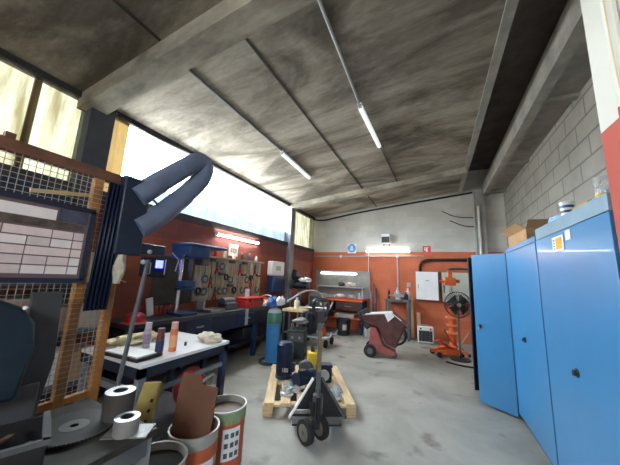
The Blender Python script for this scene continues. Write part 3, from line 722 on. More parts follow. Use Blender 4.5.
MB().cyl((-.02,-.05,.13),(-.02,-.14,.13),.11,seg=24).cyl((-.02,-.14,.13),(-.02,-.155,.13),.07,seg=20).build('motor', dgrey, t, .006)
MB().bb((-.12,-.10,0),(.02,.08,.03)).build('base', black, t)
t = thing('gear_motor', 'dark gear motor with a pale round plate at the right of the pallet load', 'motor', (-1.50,3.78,.145), .5)
MB().bb((-.11,-.09,0),(.11,.10,.20)).build('case', black, t, .02); MB().cyl((0,-.09,.11),(0,-.12,.11),.07,seg=22).build('plate', greyp, t); MB().bb((-.10,-.08,.20),(.12,.07,.235)).build('cover', navm, t, .005)
def flange(label, loc, r, rz=0):
    t = thing('pipe_flange', label, 'flange', loc, rz, None)
    MB().lathe([(r*.45,0),(r,0),(r,.03),(r*.62,.035),(r*.58,.075),(r*.45,.075),(r*.45,0)], seg=26).build('ring', mat('bright_zinc', (.60,.62,.63), .4, .4, .2, 12), t)
    for k in range(5):
        a = 2*PI*k/5; MB().cyl((r*.8*math.cos(a),r*.8*math.sin(a),.03),(r*.8*math.cos(a),r*.8*math.sin(a),.05),.012,seg=6).build('bolt', galv, t)
    return t
for lab, x, y, r in (('steel flange on the left of the pallet nearest the truck wheels',-1.73,3.14,.085),('steel flange on the left of the pallet behind the nearest flange',-1.80,3.32,.075),
                     ('small steel flange on the left of the pallet beside the upright motor',-1.66,3.27,.05),('steel flange on the right of the pallet nearest the camera',-1.18,3.35,.085),('steel flange on the right of the pallet next to the dark gear motor',-1.22,3.55,.08)):
    flange(lab, (x,y,.146), r)

# ================================================================== RED CART (middle back)
t = thing('red_cart', 'red wheeled machine cart with a maroon tilting hopper near the back wall', 'cart', (-1.08,6.10,0), .12)
MB().prism([(-.28,.10),(.26,.06),(.28,.15),(.04,.22),(-.12,.60),(-.25,.60)],-.13,.13,1).build('chassis', mat('faded_red_enamel', (.36,.09,.085), .5, 0, .35, 6), t, .02)
MB().cyl((-.24,-.23,.13),(-.24,-.17,.13),.13,seg=26).build('wheel', rubber, t, .01)
MB().cyl((-.24,.17,.13),(-.24,.23,.13),.13,seg=26).build('wheel', rubber, t, .01)
for y in (-.237,.237): MB().cyl((-.24,y-.005,.13),(-.24,y+.005,.13),.06,seg=18).build('hub_cap', dgrey, t)
MB().cyl((.25,-.025,.055),(.25,.025,.055),.055,seg=18).bb((.22,-.035,.06),(.28,.035,.13)).build('caster', dgrey, t)
mar = mat('maroon_rusty_steel', (.095,.03,.026), .55, .2, .4, 6)
MB().prism([(-.42,.84),(.22,.92),(.50,.74),(.28,.22),(.08,.30),(-.06,.60),(-.38,.68)],-.20,.20,1).build('hopper', mar, t, .03)
MB().prism([(-.40,.845),(.24,.925),(.50,.725),(.485,.70),(.235,.90),(-.39,.825)],-.22,.22,1).build('rim', mat('dull_maroon', (.22,.07,.06), .6), t)
MB().bar((-.44,-.05,.92),(-.22,-.05,.60),.14,.26).build('motor_box', black, t, .02)
MB().tube([(.40,.0,.62),(.52,0,.50),(.44,0,.32),(.30,0,.26)],.022,8,2).build('handle', black, t)
MB().tube([(-.42,-.12,.80),(-.50,-.12,.92),(-.44,-.12,1.02)],.018,8,1).build('grip', black, t)
o = MB().prism([(-.34,.865),(.20,.935),(.40,.79),(.39,.78),(.20,.918),(-.34,.85)],-.235,.10,1).prism([(.06,.895),(.20,.915),(.26,.86),(.13,.74)],-.242,-.236,1).build('white_cloth', cloth_n)
o.location = (-1.08,6.10,0.008); o.rotation_euler = (0,0,.12); tag(o, 'white cloth draped over the maroon hopper of the red cart', 'cloth')

# ================================================================== GAS CYLINDER AND THE CLUTTER BEHIND
t = thing('gas_cylinder', 'tall blue gas cylinder with a green shoulder beside the wall bench', 'gas cylinder', (-2.84,4.50,0))
cb_ = mat('cylinder_blue', (.04,.22,.50), .38, 0, .15, 6)
MB().lathe([(0,0),(.13,0),(.138,.015),(.138,.72),(0,.72)]).build('body', cb_, t)
MB().lathe([(.1385,.715),(.1385,.86),(.13,.90),(0,.90)]).build('green_band', mat('cylinder_green', (.05,.20,.12), .4), t)
MB().lathe([(.13,.90),(.115,.95),(.05,.985),(.035,1.0),(0,1.0)]).build('shoulder', greyp, t)
MB().cyl((0,0,.99),(0,0,1.06),.028).cyl((-.05,0,1.04),(.05,0,1.04),.014).build('valve', steel, t)
MB().lathe([(.138,.71),(.143,.71),(.143,.73),(.138,.73)]).build('ring', dgrey, t)
tag(MB().lump((0,0,.10),(.22,.22,.22),12,.3,24).build('blue_cover', mat('blue_plastic_cover', (.05,.16,.42), .35, 0, .5, 10, dark=(.015,.05,.2)), loc=(-2.87,4.46,.985)), 'crumpled blue plastic cover over the top of the blue gas cylinder', 'cover')
tag(MB().lump((0,0,.06),(.15,.26,.18),15,.35,22).build('white_bag', cloth_n, loc=(-2.76,4.56,1.05)), 'white bag hanging over the right of the gas cylinder top', 'bag')
coil('black hose coiled on the floor around the gas cylinder foot', (-2.80,4.46,.0), .24, .014, rubber, 2, 'hose', 'rubber_hose')
conduit([(-2.72,4.75,1.10),(-2.55,5.2,1.32),(-2.45,5.7,1.30),(-2.40,6.0,1.05),(-2.42,6.1,.8)], .02, greyp, 'grey welding hose arching from the gas cylinder to the dark machine', 'hose', 'hose', 3)
conduit([(-3.55,4.9,1.06),(-3.3,4.9,1.22),(-2.98,4.7,1.10),(-2.86,4.52,1.06)], .014, greyp, 'thin grey hose arching over the wall bench to the gas cylinder', 'hose', 'hose', 3)
# dark cylinder pair / welding set
t = thing('welding_set', 'dark green welding machine on wheels just right of the blue gas cylinder', 'welding machine', (-2.55,4.95,0), .35)
MB().bb((-.17,-.22,.08),(.17,.26,.56)).build('casing', mat('black_green_enamel', (.015,.03,.03), .4), t, .02)
MB().bb((-.14,-.228,.36),(.14,-.218,.52)).build('front_panel', dgrey, t)
for x in (-.07,.07): MB().cyl((x,-.225,.44),(x,-.25,.44),.025,seg=14).build('dial', steel, t)
for x in (-.15,.15):
    for y in (-.16,.2): MB().cyl((x-.02,y,.06),(x+.02,y,.06),.06,seg=16).build('wheel', rubber, t)
MB().tube([(-.12,-.1,.55),(-.12,-.1,.66),(-.12,.16,.66),(-.12,.16,.55)],.012,8,1).build('handle', steel, t)
rag('grey cloth lying on the dark green welding machine', (-2.53,5.0,.665), (.30,.26,.12), mat('grey_cloth', (.30,.29,.28), .95, 0, .3, 9), 31)
t = thing('small_table', 'small wooden topped stand with a bottle behind the gas cylinder', 'stand', (-2.93,5.55,0), .1)
MB().bb((-.26,-.20,.82),(.24,.20,.87)).build('top', pine, t, .004)
for x in (-.22,.20):
    for y in (-.16,.16): MB().bb((x-.02,y-.02,0),(x+.02,y+.02,.82)).build('leg', dgrey, t)
MB().bb((-.24,-.18,.35),(.22,.18,.37)).build('shelf', dgrey, t)
bottle('cream plastic bottle on the small wooden stand behind the gas cylinder', (-2.90,5.52,.87), .26, .065, mat('cream_plastic', (.66,.62,.50), .4), whitep)
# chrome tube trolley
t = thing('tube_trolley', 'low grey tube frame trolley behind the pallet truck handle', 'trolley', (-2.65,6.2,0), .0)
MB().tube([(-.44,-.2,.86),(.40,-.2,.90)],.015,8).tube([(-.40,-.2,.88),(-.47,-.2,.82),(-.47,-.2,.24),(-.42,-.2,.18),(.36,-.2,.22),(.42,-.2,.28),(.43,-.2,.36)],.02,10,2).build('front_frame', galv, t)
MB().tube([(-.40,.2,.88),(-.47,.2,.82),(-.47,.2,.24),(-.42,.2,.18),(.36,.2,.22),(.42,.2,.28),(.43,.2,.36)],.02,10,2).build('rear_frame', galv, t)
MB().bb((-.45,-.2,.22),(.40,.2,.235)).build('deck', dgrey, t)
for x in (-.35,.3):
    for y in (-.2,.2): MB().cyl((x-.02,y,.09),(x+.02,y,.09),.09,seg=18).build('wheel', rubber, t)
tag(MB().bb((-.20,-.15,0),(.05,.15,.50)).build('dark_crate', navyd, bev=.01, loc=(-2.80,6.2,.235)), 'dark box standing on the low tube frame trolley', 'box')
t = thing('petrol_can', 'small orange red can on the tube frame trolley', 'can', (-2.50,6.15,.235)); MB().bb((-.07,-.06,0),(.07,.06,.20)).build('body', orangep, t, .02); MB().cyl((0.03,0,.2),(0.03,0,.25),.02).build('cap', black, t); MB().tube([(-.05,0,.2),(-.05,0,.24),(.0,0,.24)],.008,6).build('handle', orangep, t)
t = thing('lever_bar', 'grey steel lever leaning out of the tube frame trolley', 'lever', (-2.42,6.05,.26)); MB().cyl((-.12,0,.0),(.16,.12,.78),.015).build('shaft', steel, t); MB().cyl((.11,.1,.64),(.16,.12,.78),.022).build('grip', greyp, t)
# grey pedestal cabinet with bench grinder and the helmeted clutter in the corner
t = thing('tool_pedestal', 'grey steel pedestal cabinet in the left back corner', 'cabinet', (-3.25,7.55,0))
MB().bb((-.22,-.22,0),(.18,.22,1.14)).build('body', mat('warm_grey_enamel', (.30,.30,.27), .5), t, .008)
MB().bb((-.17,-.232,.10),(.13,-.22,1.05)).build('door', dgrey, t, .004); MB().box((.09,-.24,.6),(.02,.02,.10)).build('handle', steel, t)
t = thing('bench_grinder', 'dark bench grinder on a stand left of the grey pedestal cabinet', 'grinder', (-3.60,6.98,0), .3)
MB().lathe([(0,0),(.2,0),(.2,.03),(.06,.06),(.055,1.22),(.12,1.24),(0,1.24)]).build('stand', dgrey, t)
MB().cyl((-.20,0,1.36),(.20,0,1.36),.10,seg=22).build('motor', navyd, t)
for x in (-.26,.26): MB().cyl((x-.035,0,1.36),(x+.035,0,1.36),.13,seg=24).build('wheel_guard', dgrey, t, .01)
MB().box((0,-.12,1.52),(.30,.012,.18),rotx(.3)).build('shield', black, t)
rag('white cloth lying over the bench grinder in the corner', (-3.44,6.95,1.45), (.42,.30,.16), cloth_n, 44)
t = thing('welding_helmet', 'dark welding helmet hanging on the left wall near the corner', 'helmet', (XL,7.05,1.50))
MB().sphere((.12,0,.15),.13,(.9,.95,1.25)).build('shell', black, t); MB().box((.235,-.02,.18),(.012,.13,.08)).build('visor', dgrey, t); MB().cyl((0,0,.27),(.10,0,.27),.012).build('hook', steel, t)

# ================================================================== LEFT WALL BENCH AND TOOL BOARD
t = thing('long_workbench', 'long dark navy workbench along the red left wall', 'workbench', (-3.62,4.25,0))
YA = -2.2
MB().bb((-.32,YA,.88),(.28,1.72,.94)).build('bench_top', mat('oily_dark_bench_top', (.06,.06,.065), .5, 0, .4, 5), t, .004)
for y in (YA+.07,-.90,.38,1.66):
    for x in (-.28,.23): MB().bb((x-.04,y-.04,0),(x+.04,y+.04,.88)).build('leg', navy, t, .003)
MB().bb((.235,YA+.03,.62),(.275,1.70,.88)).build('front_apron', navyd, t, .003)
MB().bb((-.28,YA+.05,.28),(.24,1.68,.32)).build('lower_shelf', navyd, t)
MB().bb((-.30,YA+.05,.32),(-.28,1.68,.88)).build('back_panel', navyd, t)
for y in (-1.12,.02): 
    d = MB().bb((.26,y-.24,.69),(.295,y+.24,.86)).build('drawer', navy, t, .005); MB().bb((.295,y-.07,.76),(.315,y+.07,.78)).build('handle', steel, d)
for k,(y,c) in enumerate(((2.9,'red case on the lower shelf at the near end of the wall bench'),(4.6,'dark crate on the lower shelf in the middle of the wall bench'))):
    tag(MB().bb((-.18,-.25,0),(.18,.25,.24)).build('tool_case', mat('dull_red_can', (.30,.03,.03), .4) if k==0 else black, bev=.015, loc=(-3.62,y,.32)), c, 'case')
t = thing('tool_board', 'tan tool board on the left wall above the bench', 'tool board', (XL,4.45,1.09))
MB().bb((0,-1.0,0),(.022,1.0,.80)).build('panel', mat('tan_hardboard', (.42,.35,.24), .8, 0, .3, 5), t)
MB().bb((0,-1.02,.80),(.10,1.02,.83)).build('top_shelf', mat('worn_pale_shelf', (.50,.44,.34), .7), t)
# hand tools: five kinds, hung in rows
def spanner():
    t = thing('spanner', 'x', 'spanner', (0,0,0)); MB().bb((.0,-.010,-.10),(.010,.010,.08)).build('shank', steel, t)
    MB().prism([(-.028,.08),(.028,.08),(.03,.12),(.012,.13),(.010,.10),(-.010,.10),(-.012,.13),(-.03,.12)],0,.012,0).build('jaw', steel, t); MB().cyl((0,0,-.115),(.012,0,-.115),.022,seg=14).build('ring', steel, t); return t
def hammer():
    t = thing('hammer', 'x', 'hammer', (0,0,0)); MB().cyl((.015,0,-.17),(.015,0,.08),.013,seg=10).build('handle', pine, t); MB().cyl((.018,-.06,.09),(.018,.05,.09),.024,seg=12).build('head', dgrey, t); return t
def pliers():
    t = thing('pliers', 'x', 'pliers', (0,0,0)); MB().bar((.01,0,.0),(.01,-.035,-.13),.016).bar((.01,0,.0),(.01,.035,-.13),.016).build('grips', redp, t)
    MB().prism([(-.02,-.02),(.02,-.02),(.012,.07),(-.012,.07)],0,.018,0).build('jaws', dgrey, t); return t
def disc():
    t = thing('cutting_disc', 'x', 'disc', (0,0,0)); MB().lathe([(.012,0),(.065,0),(.065,.006),(.012,.006),(.012,0)],(.002,0,0),(1,0,0),22).build('disc', dgrey, t); MB().lathe([(.012,.006),(.03,.006),(.03,.009),(.012,.009)],(.002,0,0),(1,0,0),16).build('label', greyp, t); return t
def saw():
    t = thing('hand_saw', 'x', 'saw', (0,0,0)); MB().prism([(-.02,.12),(.02,.12),(.05,-.12),(-.05,-.12)],.004,.008,0).build('blade', steel, t); MB().tube([(.012,-.04,-.13),(.012,-.03,-.21),(.012,.03,-.21),(.012,.04,-.13)],.014,8,1,closed=True).build('handle', black, t); return t
kinds = {'sp':(spanner,'steel spanner'),'ha':(hammer,'wood handled hammer'),'pl':(pliers,'red handled pliers'),'di':(disc,'dark grinding disc'),'sa':(saw,'steel hand saw')}
rowsT = [('top', 1.74, ['sp','sp','ha','pl','di','sa','ha','sp','pl','ha','sp','sa','pl','sp']),
         ('middle', 1.48, ['sa','di','pl','sp','ha','sp','di','sa','sp','ha','di','pl','sp','ha']),
         ('bottom', 1.25, ['di','di','sp','pl','di','di','ha','di','sp','di','di','pl','sp','di'])]
protoT = {}
for rn, z, ks in rowsT:
    for i, k in enumerate(ks):
        loc = (XL+.023, 3.56+i*.137, z)
        lab = '%s hanging in the %s row of the tan tool board' % (kinds[k][1], rn)
        if k not in protoT:
            o = kinds[k][0](); o.location = loc; o.scale = (1.25,1.25,1.25); protoT[k] = o
        else: o = dup(protoT[k], loc)
        o['label'] = lab; o['group'] = '%ss in the %s row of the tool board' % (kinds[k][1], rn)
# things on the board's top shelf
rnd = random.Random(11)
for i in range(7):
    y = 3.62+i*.26; m_ = [dgrey,redp,greyp,whitep,black,bluef,greyp][i]; nm = ['dark grey','red','grey','white','black','blue','pale grey'][i]
    nb = ['at the near end','second from the near end','left of the middle','in the middle','right of the middle','second from the far end','at the far end'][i]
    bottle('%s spray can on the tool board shelf, %s' % (nm, nb), (XL+.055,y,1.92), .13+.02*(i%3), .036, m_, whitep if m_ is not whitep else redp, 'spray can', 'spray cans on the tool board shelf', 'spray_can')
t = thing('wall_sign', 'small white notice with dark marks below the red wall tube light', 'sign', (XL,4.42,2.11))
MB().bb((0,-.14,-.13),(.012,.14,.12)).build('plate', paper, t)
for k in (-.07,0,.07): MB().bb((.0125,k-.022,-.045),(.015,k-.010,.035)).bb((.0125,k+.010,-.045),(.015,k+.022,.035)).bb((.0125,k-.022,.028),(.015,k+.022,.04)).bb((.0125,k-.022,-.05),(.015,k+.022,-.04)).build('printed_mark', dgrey, t)
# dark backboard behind drill
tag(MB().bb((0,-.42,0),(.02,.33,.78)).build('dark_board', mat('dark_oily_board', (.07,.06,.05), .8, 0, .3, 4), loc=(XL,3.10,1.06)), 'dark oily board on the wall behind the blue drill press', 'board')
# drill press
t = thing('drill_press', 'blue bench drill press with bright steel column on the wall bench', 'drill press', (-3.62,3.00,.94))
MB().bb((-.22,-.15,0),(.20,.15,.04)).build('base', bluef, t, .008)
MB().cyl((-.12,0,.04),(-.12,0,.95),.035).build('column', mat('bright_steel', (.75,.75,.75), .25, .9, .05), t)
MB().bb((-.20,-.16,.88),(.24,.24,1.08)).bb((-.20,-.18,1.06),(.26,.62,1.11)).build('head', bluef, t, .02)
MB().cyl((.10,0,.66),(.10,0,.88),.035).cyl((.10,0,.58),(.10,0,.66),.02,.028).build('chuck', dgrey, t)
MB().lathe([(0,.44),(.16,.44),(.16,.47),(.05,.48),(.05,.50),(0,.50)],(.02,0,-.06)).build('work_table', bluef, t)
MB().bb((-.06,-.10,.43),(.14,.10,.52)).build('vice', mat('dark_blue_cast', (.03,.09,.22), .5), t, .006)
for k in range(3):
    a = k*2*PI/3+.4; h = MB().cyl((.02,-.17,.84),(.02+.20*math.cos(a),-.19,.84+.20*math.sin(a)),.010,seg=10).build('feed_handle', steel, t); MB().sphere((.02+.20*math.cos(a),-.19,.84+.20*math.sin(a)),.022).build('knob', black, h)
MB().bb((-.12,.25,.78),(.08,.42,1.04)).build('motor', dgrey, t, .03)
tag(MB().box((0,0,.09),(.16,.04,.19)).build('metal_plate', greyp, bev=.002, loc=(-3.66,3.42,.94)), 'pale grey metal plate standing right of the drill press', 'plate')
# lit switch panel
t = thing('switch_panel', 'switch box with a glowing blue screen left of the drill press', 'switch panel', (XL,2.66,1.64))
MB().bb((0,-.20,-.14),(.05,.20,.16)).build('casing', navyd, t, .01)
MB().bb((.05,.01,.0),(.056,.13,.12)).build('screen', lamp_mat('blue_screen', (.04,.05,1.0), 2.2), t)
MB().tube([(.055,-.15,-.09),(.055,-.07,-.09),(.055,-.07,.07),(.055,-.15,.07)],.008,6,closed=True).build('socket_outline', greyp, t)
MB().tube([(.055,.17,-.10),(.055,.17,.14)],.010,6).build('handle', greyp, t)
# wall dispenser
t = thing('paper_dispenser', 'wall dispenser, white above and blue below, beyond the tool board', 'dispenser', (XL,6.05,1.18))
MB().bb((0,-.30,.42),(.16,.32,.80)).build('upper_box', whitep, t, .03)
MB().bb((0,-.27,0),(.20,.29,.42)).build('lower_bin', bluef, t, .02)
MB().box((.165,.0,.62),(.006,.22,.12)).build('label', greyp, t)
# items on the bench
t = thing('tool_case', 'red tool case on the wall bench under the tool board', 'case', (-3.55,4.62,.94))
MB().bb((-.16,-.30,0),(.16,.30,.15)).build('lower_shell', redp, t, .02); MB().bb((-.16,-.30,.15),(.16,.30,.20)).build('lid', redp, t, .02)
MB().tube([(.165,-.07,.15),(.20,-.07,.15),(.20,.07,.15),(.165,.07,.15)],.010,8,1).build('handle', black, t)
for y in (-.2,.2): MB().bb((.16,y-.02,.12),(.17,y+.02,.18)).build('latch', black, t)
tag(MB().bb((-.14,-.26,0),(.14,.26,.14)).build('tool_case', redp, bev=.02, loc=(-3.72,5.30,.94)), 'second red case behind the yellow case on the wall bench', 'case')
t = thing('tool_case', 'yellow case at the far end of the wall bench', 'case', (-3.47,5.32,.94))
MB().bb((-.10,-.30,0),(.10,.32,.11)).build('shell', yellow, t, .02); MB().bb((.095,-.10,.03),(.115,.10,.06)).build('handle', black, t)
t = thing('bench_motor', 'dark grey machine block on the bench left of the red case', 'machine', (-3.58,4.00,.94))
MB().bb((-.13,-.17,0),(.13,.14,.13)).build('body', dgrey, t, .02); MB().cyl((0,-.17,.13),(0,.12,.13),.085,seg=20).build('drum', dgrey, t)
tag(MB().box((0,0,.08),(.03,.11,.16)).build('paper_pack', whitep, loc=(-3.62,4.60,1.14)), 'white pack standing on the red tool case', 'pack')
rag('pale rag on the bench edge below the yellow case', (-3.42,4.98-.02,.94), (.13,.24,.10), cloth_n, 51)
tag(MB().bb((-.012,-.035,-.30),(.006,.035,.0)).build('rag_strip', greyp, loc=(-3.318,4.26,.945)), 'grey strip of cloth hanging over the front edge of the wall bench', 'cloth')
tag(MB().box((0,0,.13),(.02,.10,.26),rotx(.18)).build('white_strip', whitep, loc=(-3.80,2.60,.94)), 'white label strip leaning at the near end of the wall bench', 'strip')
for k in range(4):
    bottle(['red spray can closest to the white strip on the wall bench','red spray can second from the white strip on the wall bench','red spray can third from the white strip on the wall bench','red spray can next to the drill press base'][k], (-3.80,2.70+k*.075,.94), .17, .033, mat('dull_red_can', (.30,.03,.03), .4), black, 'spray can', 'red spray cans beside the drill press', 'spray_can')
tray('steel tray of scraps on the bench behind the drill press', (-3.52,3.55,.94), (.28,.34,.05), steel)
t = thing('red_helmet', 'red hard hat lying at the near end of the wall bench', 'helmet', (-3.55,2.40,.86)); 
for o in [t]: o.location = (-3.46,2.20,.94)
MB().lathe([(0,.13),(.06,.125),(.11,.09),(.125,.02),(.155,.0),(.125,.0)]).build('shell', redp, t)

# ================================================================== WHITE TABLE
t = thing('steel_table', 'white topped table on a navy steel frame at the left', 'table', (-2.58,1.96,0))
MB().bb((-.44,-.50,.82),(.44,.51,.85)).build('table_top', mat('scuffed_white_top', (.86,.86,.88), .25, 0, .08, 7), t, .003)
MB().bb((.40,-.50,.74),(.43,.51,.82)).bb((-.43,-.50,.74),(-.40,.51,.82)).bb((-.43,-.50,.74),(.43,-.47,.82)).bb((-.43,.48,.74),(.43,.51,.82)).build('apron', navyd, t)
for x in (-.40,.40):
    for y in (-.46,.47): MB().bb((x-.03,y-.03,0),(x+.03,y+.03,.82)).build('leg', navy if y>0 else mat('blue_grey_tube', (.20,.23,.25), .45), t, .003)
MB().bar((.41,-.46,.60),(.41,.46,.62),.035,.035).build('front_rail', mat('blue_grey_tube', (.20,.23,.25), .45), t)
MB().bar((.40,-.47,.62),(-.40,-.47,.62),.04,.05).build('end_rail', mat('blue_grey_tube', (.20,.23,.25)), t)
MB().bb((.14,-.502,.60),(.30,-.495,.635)).build('label_strip', whitep, t)
MB().bb((-.40,-.42,.16),(.38,.44,.18)).build('lower_shelf', dgrey, t)
def spray(label, loc, h, r, m, m2, capm):
    t = thing('spray_can', label, 'spray can', loc, 0, None)
    MB().lathe([(0,0),(r,0),(r,h*.72),(r*.9,h*.77),(0,h*.78)]).build('body', m, t)
    MB().arc_band((0,0),r,-2.6,1.2,h*.15,h*.55,.0015).build('label', m2, t)
    MB().cyl((0,0,h*.76),(0,0,h),r*.88,seg=18).build('cap', capm, t); return t
spray('white and lilac spray can on the white table, leftmost of three', (-2.60,1.80,.85), .235, .033, mat('lilac_white', (.62,.58,.68), .35), mat('pale_violet', (.40,.34,.55), .4), whitep)
spray('dark red and blue spray can on the white table, middle of three', (-2.27,1.70,.85), .235, .033, mat('can_dark_red', (.17,.04,.05), .35), mat('can_navy', (.03,.04,.12), .4), mat('can_cap_brown', (.20,.06,.05), .4))
spray('orange spray can on the white table, rightmost of three', (-2.30,1.86,.85), .265, .034, mat('can_orange', (.62,.17,.05), .35), mat('can_peach', (.72,.36,.20), .4), mat('can_cap_pink', (.70,.40,.33), .4))
rag('heap of cream rags on the right corner of the white table', (-2.29,2.32,.85), (.30,.20,.10), cloth_w, 61)
rag('yellowish cloth at the back of the white table', (-2.86,1.85,.85), (.26,.55,.10), mat('yellowish_cloth', (.62,.55,.34), .95, 0, .25, 10, .3), 62)
tag(MB().cyl((0,0,0),(0,0,.035),.012,seg=10).build('bolt', black, loc=(-2.36,2.06,.85)), 'small black bolt standing on the white table', 'bolt')
t = thing('drip_tray', 'black tray with white paper sheets on the left of the white table', 'tray', (-2.46,1.56,.85), .06)
MB().bb((-.24,-.10,0),(.24,.12,.03)).build('tray', black, t, .006); MB().box((0,.01,.034),(.42,.19,.008)).build('paper', paper, t)
# leaning lever
t = thing('lever_pole', 'slim grey steel pole leaning over the white table', 'pole', (-2.03,1.24,.62))
MB().bar((0,-.02,.0),(.0,.085,1.06),.028,.02).build('shaft', dgrey, t, .003)
MB().cyl((0,-.06,.0),(0,.02,.0),.04).bar((0,0,0),(-.02,-.01,-.62),.04).build('pivot', dgrey, t, .003)

# ------------------------------------------------ under and before the table
def drum(label, loc, rz, inner, full=.40, orange=True):
    t = thing('paint_drum', label, 'drum', loc, rz, 'white and orange paint drums in a row')
    MB().lathe([(0,0),(.165,0),(.170,.012),(.168,.15),(.172,.155),(.168,.16),(.170,.31),(.174,.315),(.170,.32),(.170,.465),(.178,.47),(.178,.485),(.165,.485),(.163,.02),(0,.02)],seg=36).build('shell', mat('shaded_drum_white', (.36,.36,.33), .4, .1, .12, 5), t)  # white darkened: the dim light on the drums is put into the colour
    MB().lathe([(0,full),(.162,full)],seg=30).build('contents', inner, t)
    om = mat('drum_orange', (.52,.11,.04), .45, 0, .12, 6)
    if orange:
        MB().arc_band((0,0),.170,-1.25,.75,.05,.42).build('orange_panel', om, t)
        w_ = MB().arc_band((0,0),.1745,-.55,.30,.13,.36,.002).build('white_label', whitep, t)
        for z in (.17,.24,.31): 
            for a in (-.45,-.18,.06): MB().arc_band((0,0),.1765,a,a+.17,z-.018,z+.018,.0015,4).build('printed_mark', dgrey, w_)
        MB().lathe([(.171,.385),(.1735,.385),(.1735,.468),(.171,.468)],seg=32).build('green_rim', mat('drum_green', (.22,.32,.17), .5), t)
    else:
        for z0,z1 in ((.08,.14),(.20,.25),(.32,.40)): MB().arc_band((0,0),.170,-1.1,.9,z0,z1).build('orange_stripe', om, t)
        MB().arc_band((0,0),.1745,-1.0,.5,.205,.315,.001).build('white_stripe', whitep, t)
    return t
dirt = mat('dark_drum_contents', (.012,.011,.010), .9, 0, .4, 9)
drum('paint drum with an orange panel and white label, rightmost of the three drums', (-1.69,1.98,0), -.35, mat('brown_paint_dregs', (.10,.055,.03), .6, 0, .3, 8), .43)
drum('paint drum with orange stripes and cardboard sticking out, middle of the three drums', (-1.64,1.60,0), -.3, mat('reddish_contents', (.16,.035,.035), .8), .41, False)
drum('open paint drum dark inside, nearest of the three drums', (-1.56,1.24,0), -.2, dirt, .44, False)
t = thing('cardboard_sheet', 'dark brown cardboard standing in the middle paint drum', 'cardboard', (-1.66,1.61,.412), .5)
MB().prism([(-.15,0),(.13,0),(.16,.34),(.05,.36),(.03,.43),(-.10,.44),(-.12,.36)],-.04,-.032,1).build('front_flap', cardd, t)
MB().prism([(-.14,0),(.12,0),(.14,.30),(-.12,.34)],.05,.058,1).build('rear_flap', cardd, t)
t = thing('yellow_case', 'long yellow case leaning between the tables behind the drums', 'case', (-1.93,1.33,0))
MB().bar((.12,-.13,.22),(-.08,.17,.74),.13,.07).build('body', mat('dirty_yellow', (.30,.22,.045), .5, 0, .25, 6), t, .012)
for k in range(8): q = Vector((.12,-.13,.22)).lerp(Vector((-.08,.17,.74)),.12+k*.1); MB().box(q+Vector((.062,-.02,.012)),(.004,.02,.02),rotx(-.5)).build('printed_mark', black, t)
MB().bar((.12,-.13,.22),(.13,-.15,.0),.05,.05).build('foot', dgrey, t)
t = thing('red_bag', 'red holdall on the shelf under the white table', 'bag', (-2.36,2.20,.18))
MB().lump((0,0,.20),(.36,.34,.40),71,.12,26).build('body', mat('red_cloth', (.40,.04,.05), .8, 0, .25, 8), t)
MB().tube([(.16,-.12,.25),(.24,-.05,.38),(.24,.08,.38),(.16,.14,.25)],.014,8,2).build('strap', greyp, t)
rag('white cloth bundle under the white table right of the red holdall', (-2.30,2.43,.02), (.14,.08,.2), cloth_n, 73)

# ================================================================== NEAR TABLE AT BOTTOM LEFT (corner's shade darkened into its materials)
t = thing('steel_stand', 'small steel topped work stand at the bottom left corner', 'table', (-1.64,.68,0))
MB().bb((-.34,-.40,.77),(.32,.36,.80)).build('table_top', mat('shaded_worn_steel_top', (.040,.037,.03), .7, .1, .45, 9), t, .003)  # top darkened to carry the shade of the corner
for x in (-.30,.28):
    for y in (-.36,.32): MB().bb((x-.025,y-.025,0),(x+.025,y+.025,.77)).build('leg', mat('dull_grey_legs', (.22,.225,.23), .5), t)
MB().bb((-.30,-.36,.30),(.28,.32,.32)).build('shelf', dgrey, t)
MB().bb((.285,-.36,.69),(.31,.32,.77)).build('apron', dgrey, t)
t = thing('saw_blade', 'large dark circular saw blade lying on the steel stand', 'saw blade', (-1.66,.83,.80))
pts = []
for k in range(72):
    a = 2*PI*k/72; pts += [(.165*math.cos(a),.165*math.sin(a)),(.175*math.cos(a+.03),.175*math.sin(a+.03)),(.175*math.cos(a+.045),.175*math.sin(a+.045))]
b = MB(); vs0=[b.bm.verts.new((x,y,.012)) for x,y in pts]; vs1=[b.bm.verts.new((x,y,.018)) for x,y in pts]; n=len(pts)
i0=[b.bm.verts.new((.018*math.cos(2*PI*k/n),.018*math.sin(2*PI*k/n),.012)) for k in range(n)]; i1=[b.bm.verts.new((.018*math.cos(2*PI*k/n),.018*math.sin(2*PI*k/n),.018)) for k in range(n)]
for k in range(n):
    q=(k+1)%n; b.bm.faces.new((vs1[k],vs1[q],i1[q],i1[k])); b.bm.faces.new((vs0[q],vs0[k],i0[k],i0[q])); b.bm.faces.new((vs0[k],vs0[q],vs1[q],vs1[k])); b.bm.faces.new((i0[q],i0[k],i1[k],i1[q]))
b.build('disc', mat('shaded_blade_grey', (.048,.05,.048), .7, .1, .15, 8), t, smooth=False)  # blade grey lowered to stand in for shade
MB().lathe([(.018,.018),(.06,.018),(.06,.0195),(.018,.0195)]).build('centre_ring', mat('blade_ring_grey', (.12,.122,.12), .5, .3), t)
MB().lathe([(.16,0),(.16,.012),(.02,.012),(.02,0),(.16,0)]).build('backing_board', black, t)
def roll(label, loc, r, h, hole, side, face):
    t = thing('tape_roll', label, 'roll', loc)
    MB().lathe([(hole,.0),(r,0),(r,h),(r*.98,h)]).build('side', side, t)
    MB().lathe([(r*.985,h),(hole,h+.001)]).build('top_face', face, t)
    MB().lathe([(hole+.002,h+.001),(hole-.003,h+.001),(hole-.003,.0),(hole,.0)]).build('core', black, t); return t
silv = mat('silver_tape_edge', (.62,.66,.70), .35, .5, .1, 10)
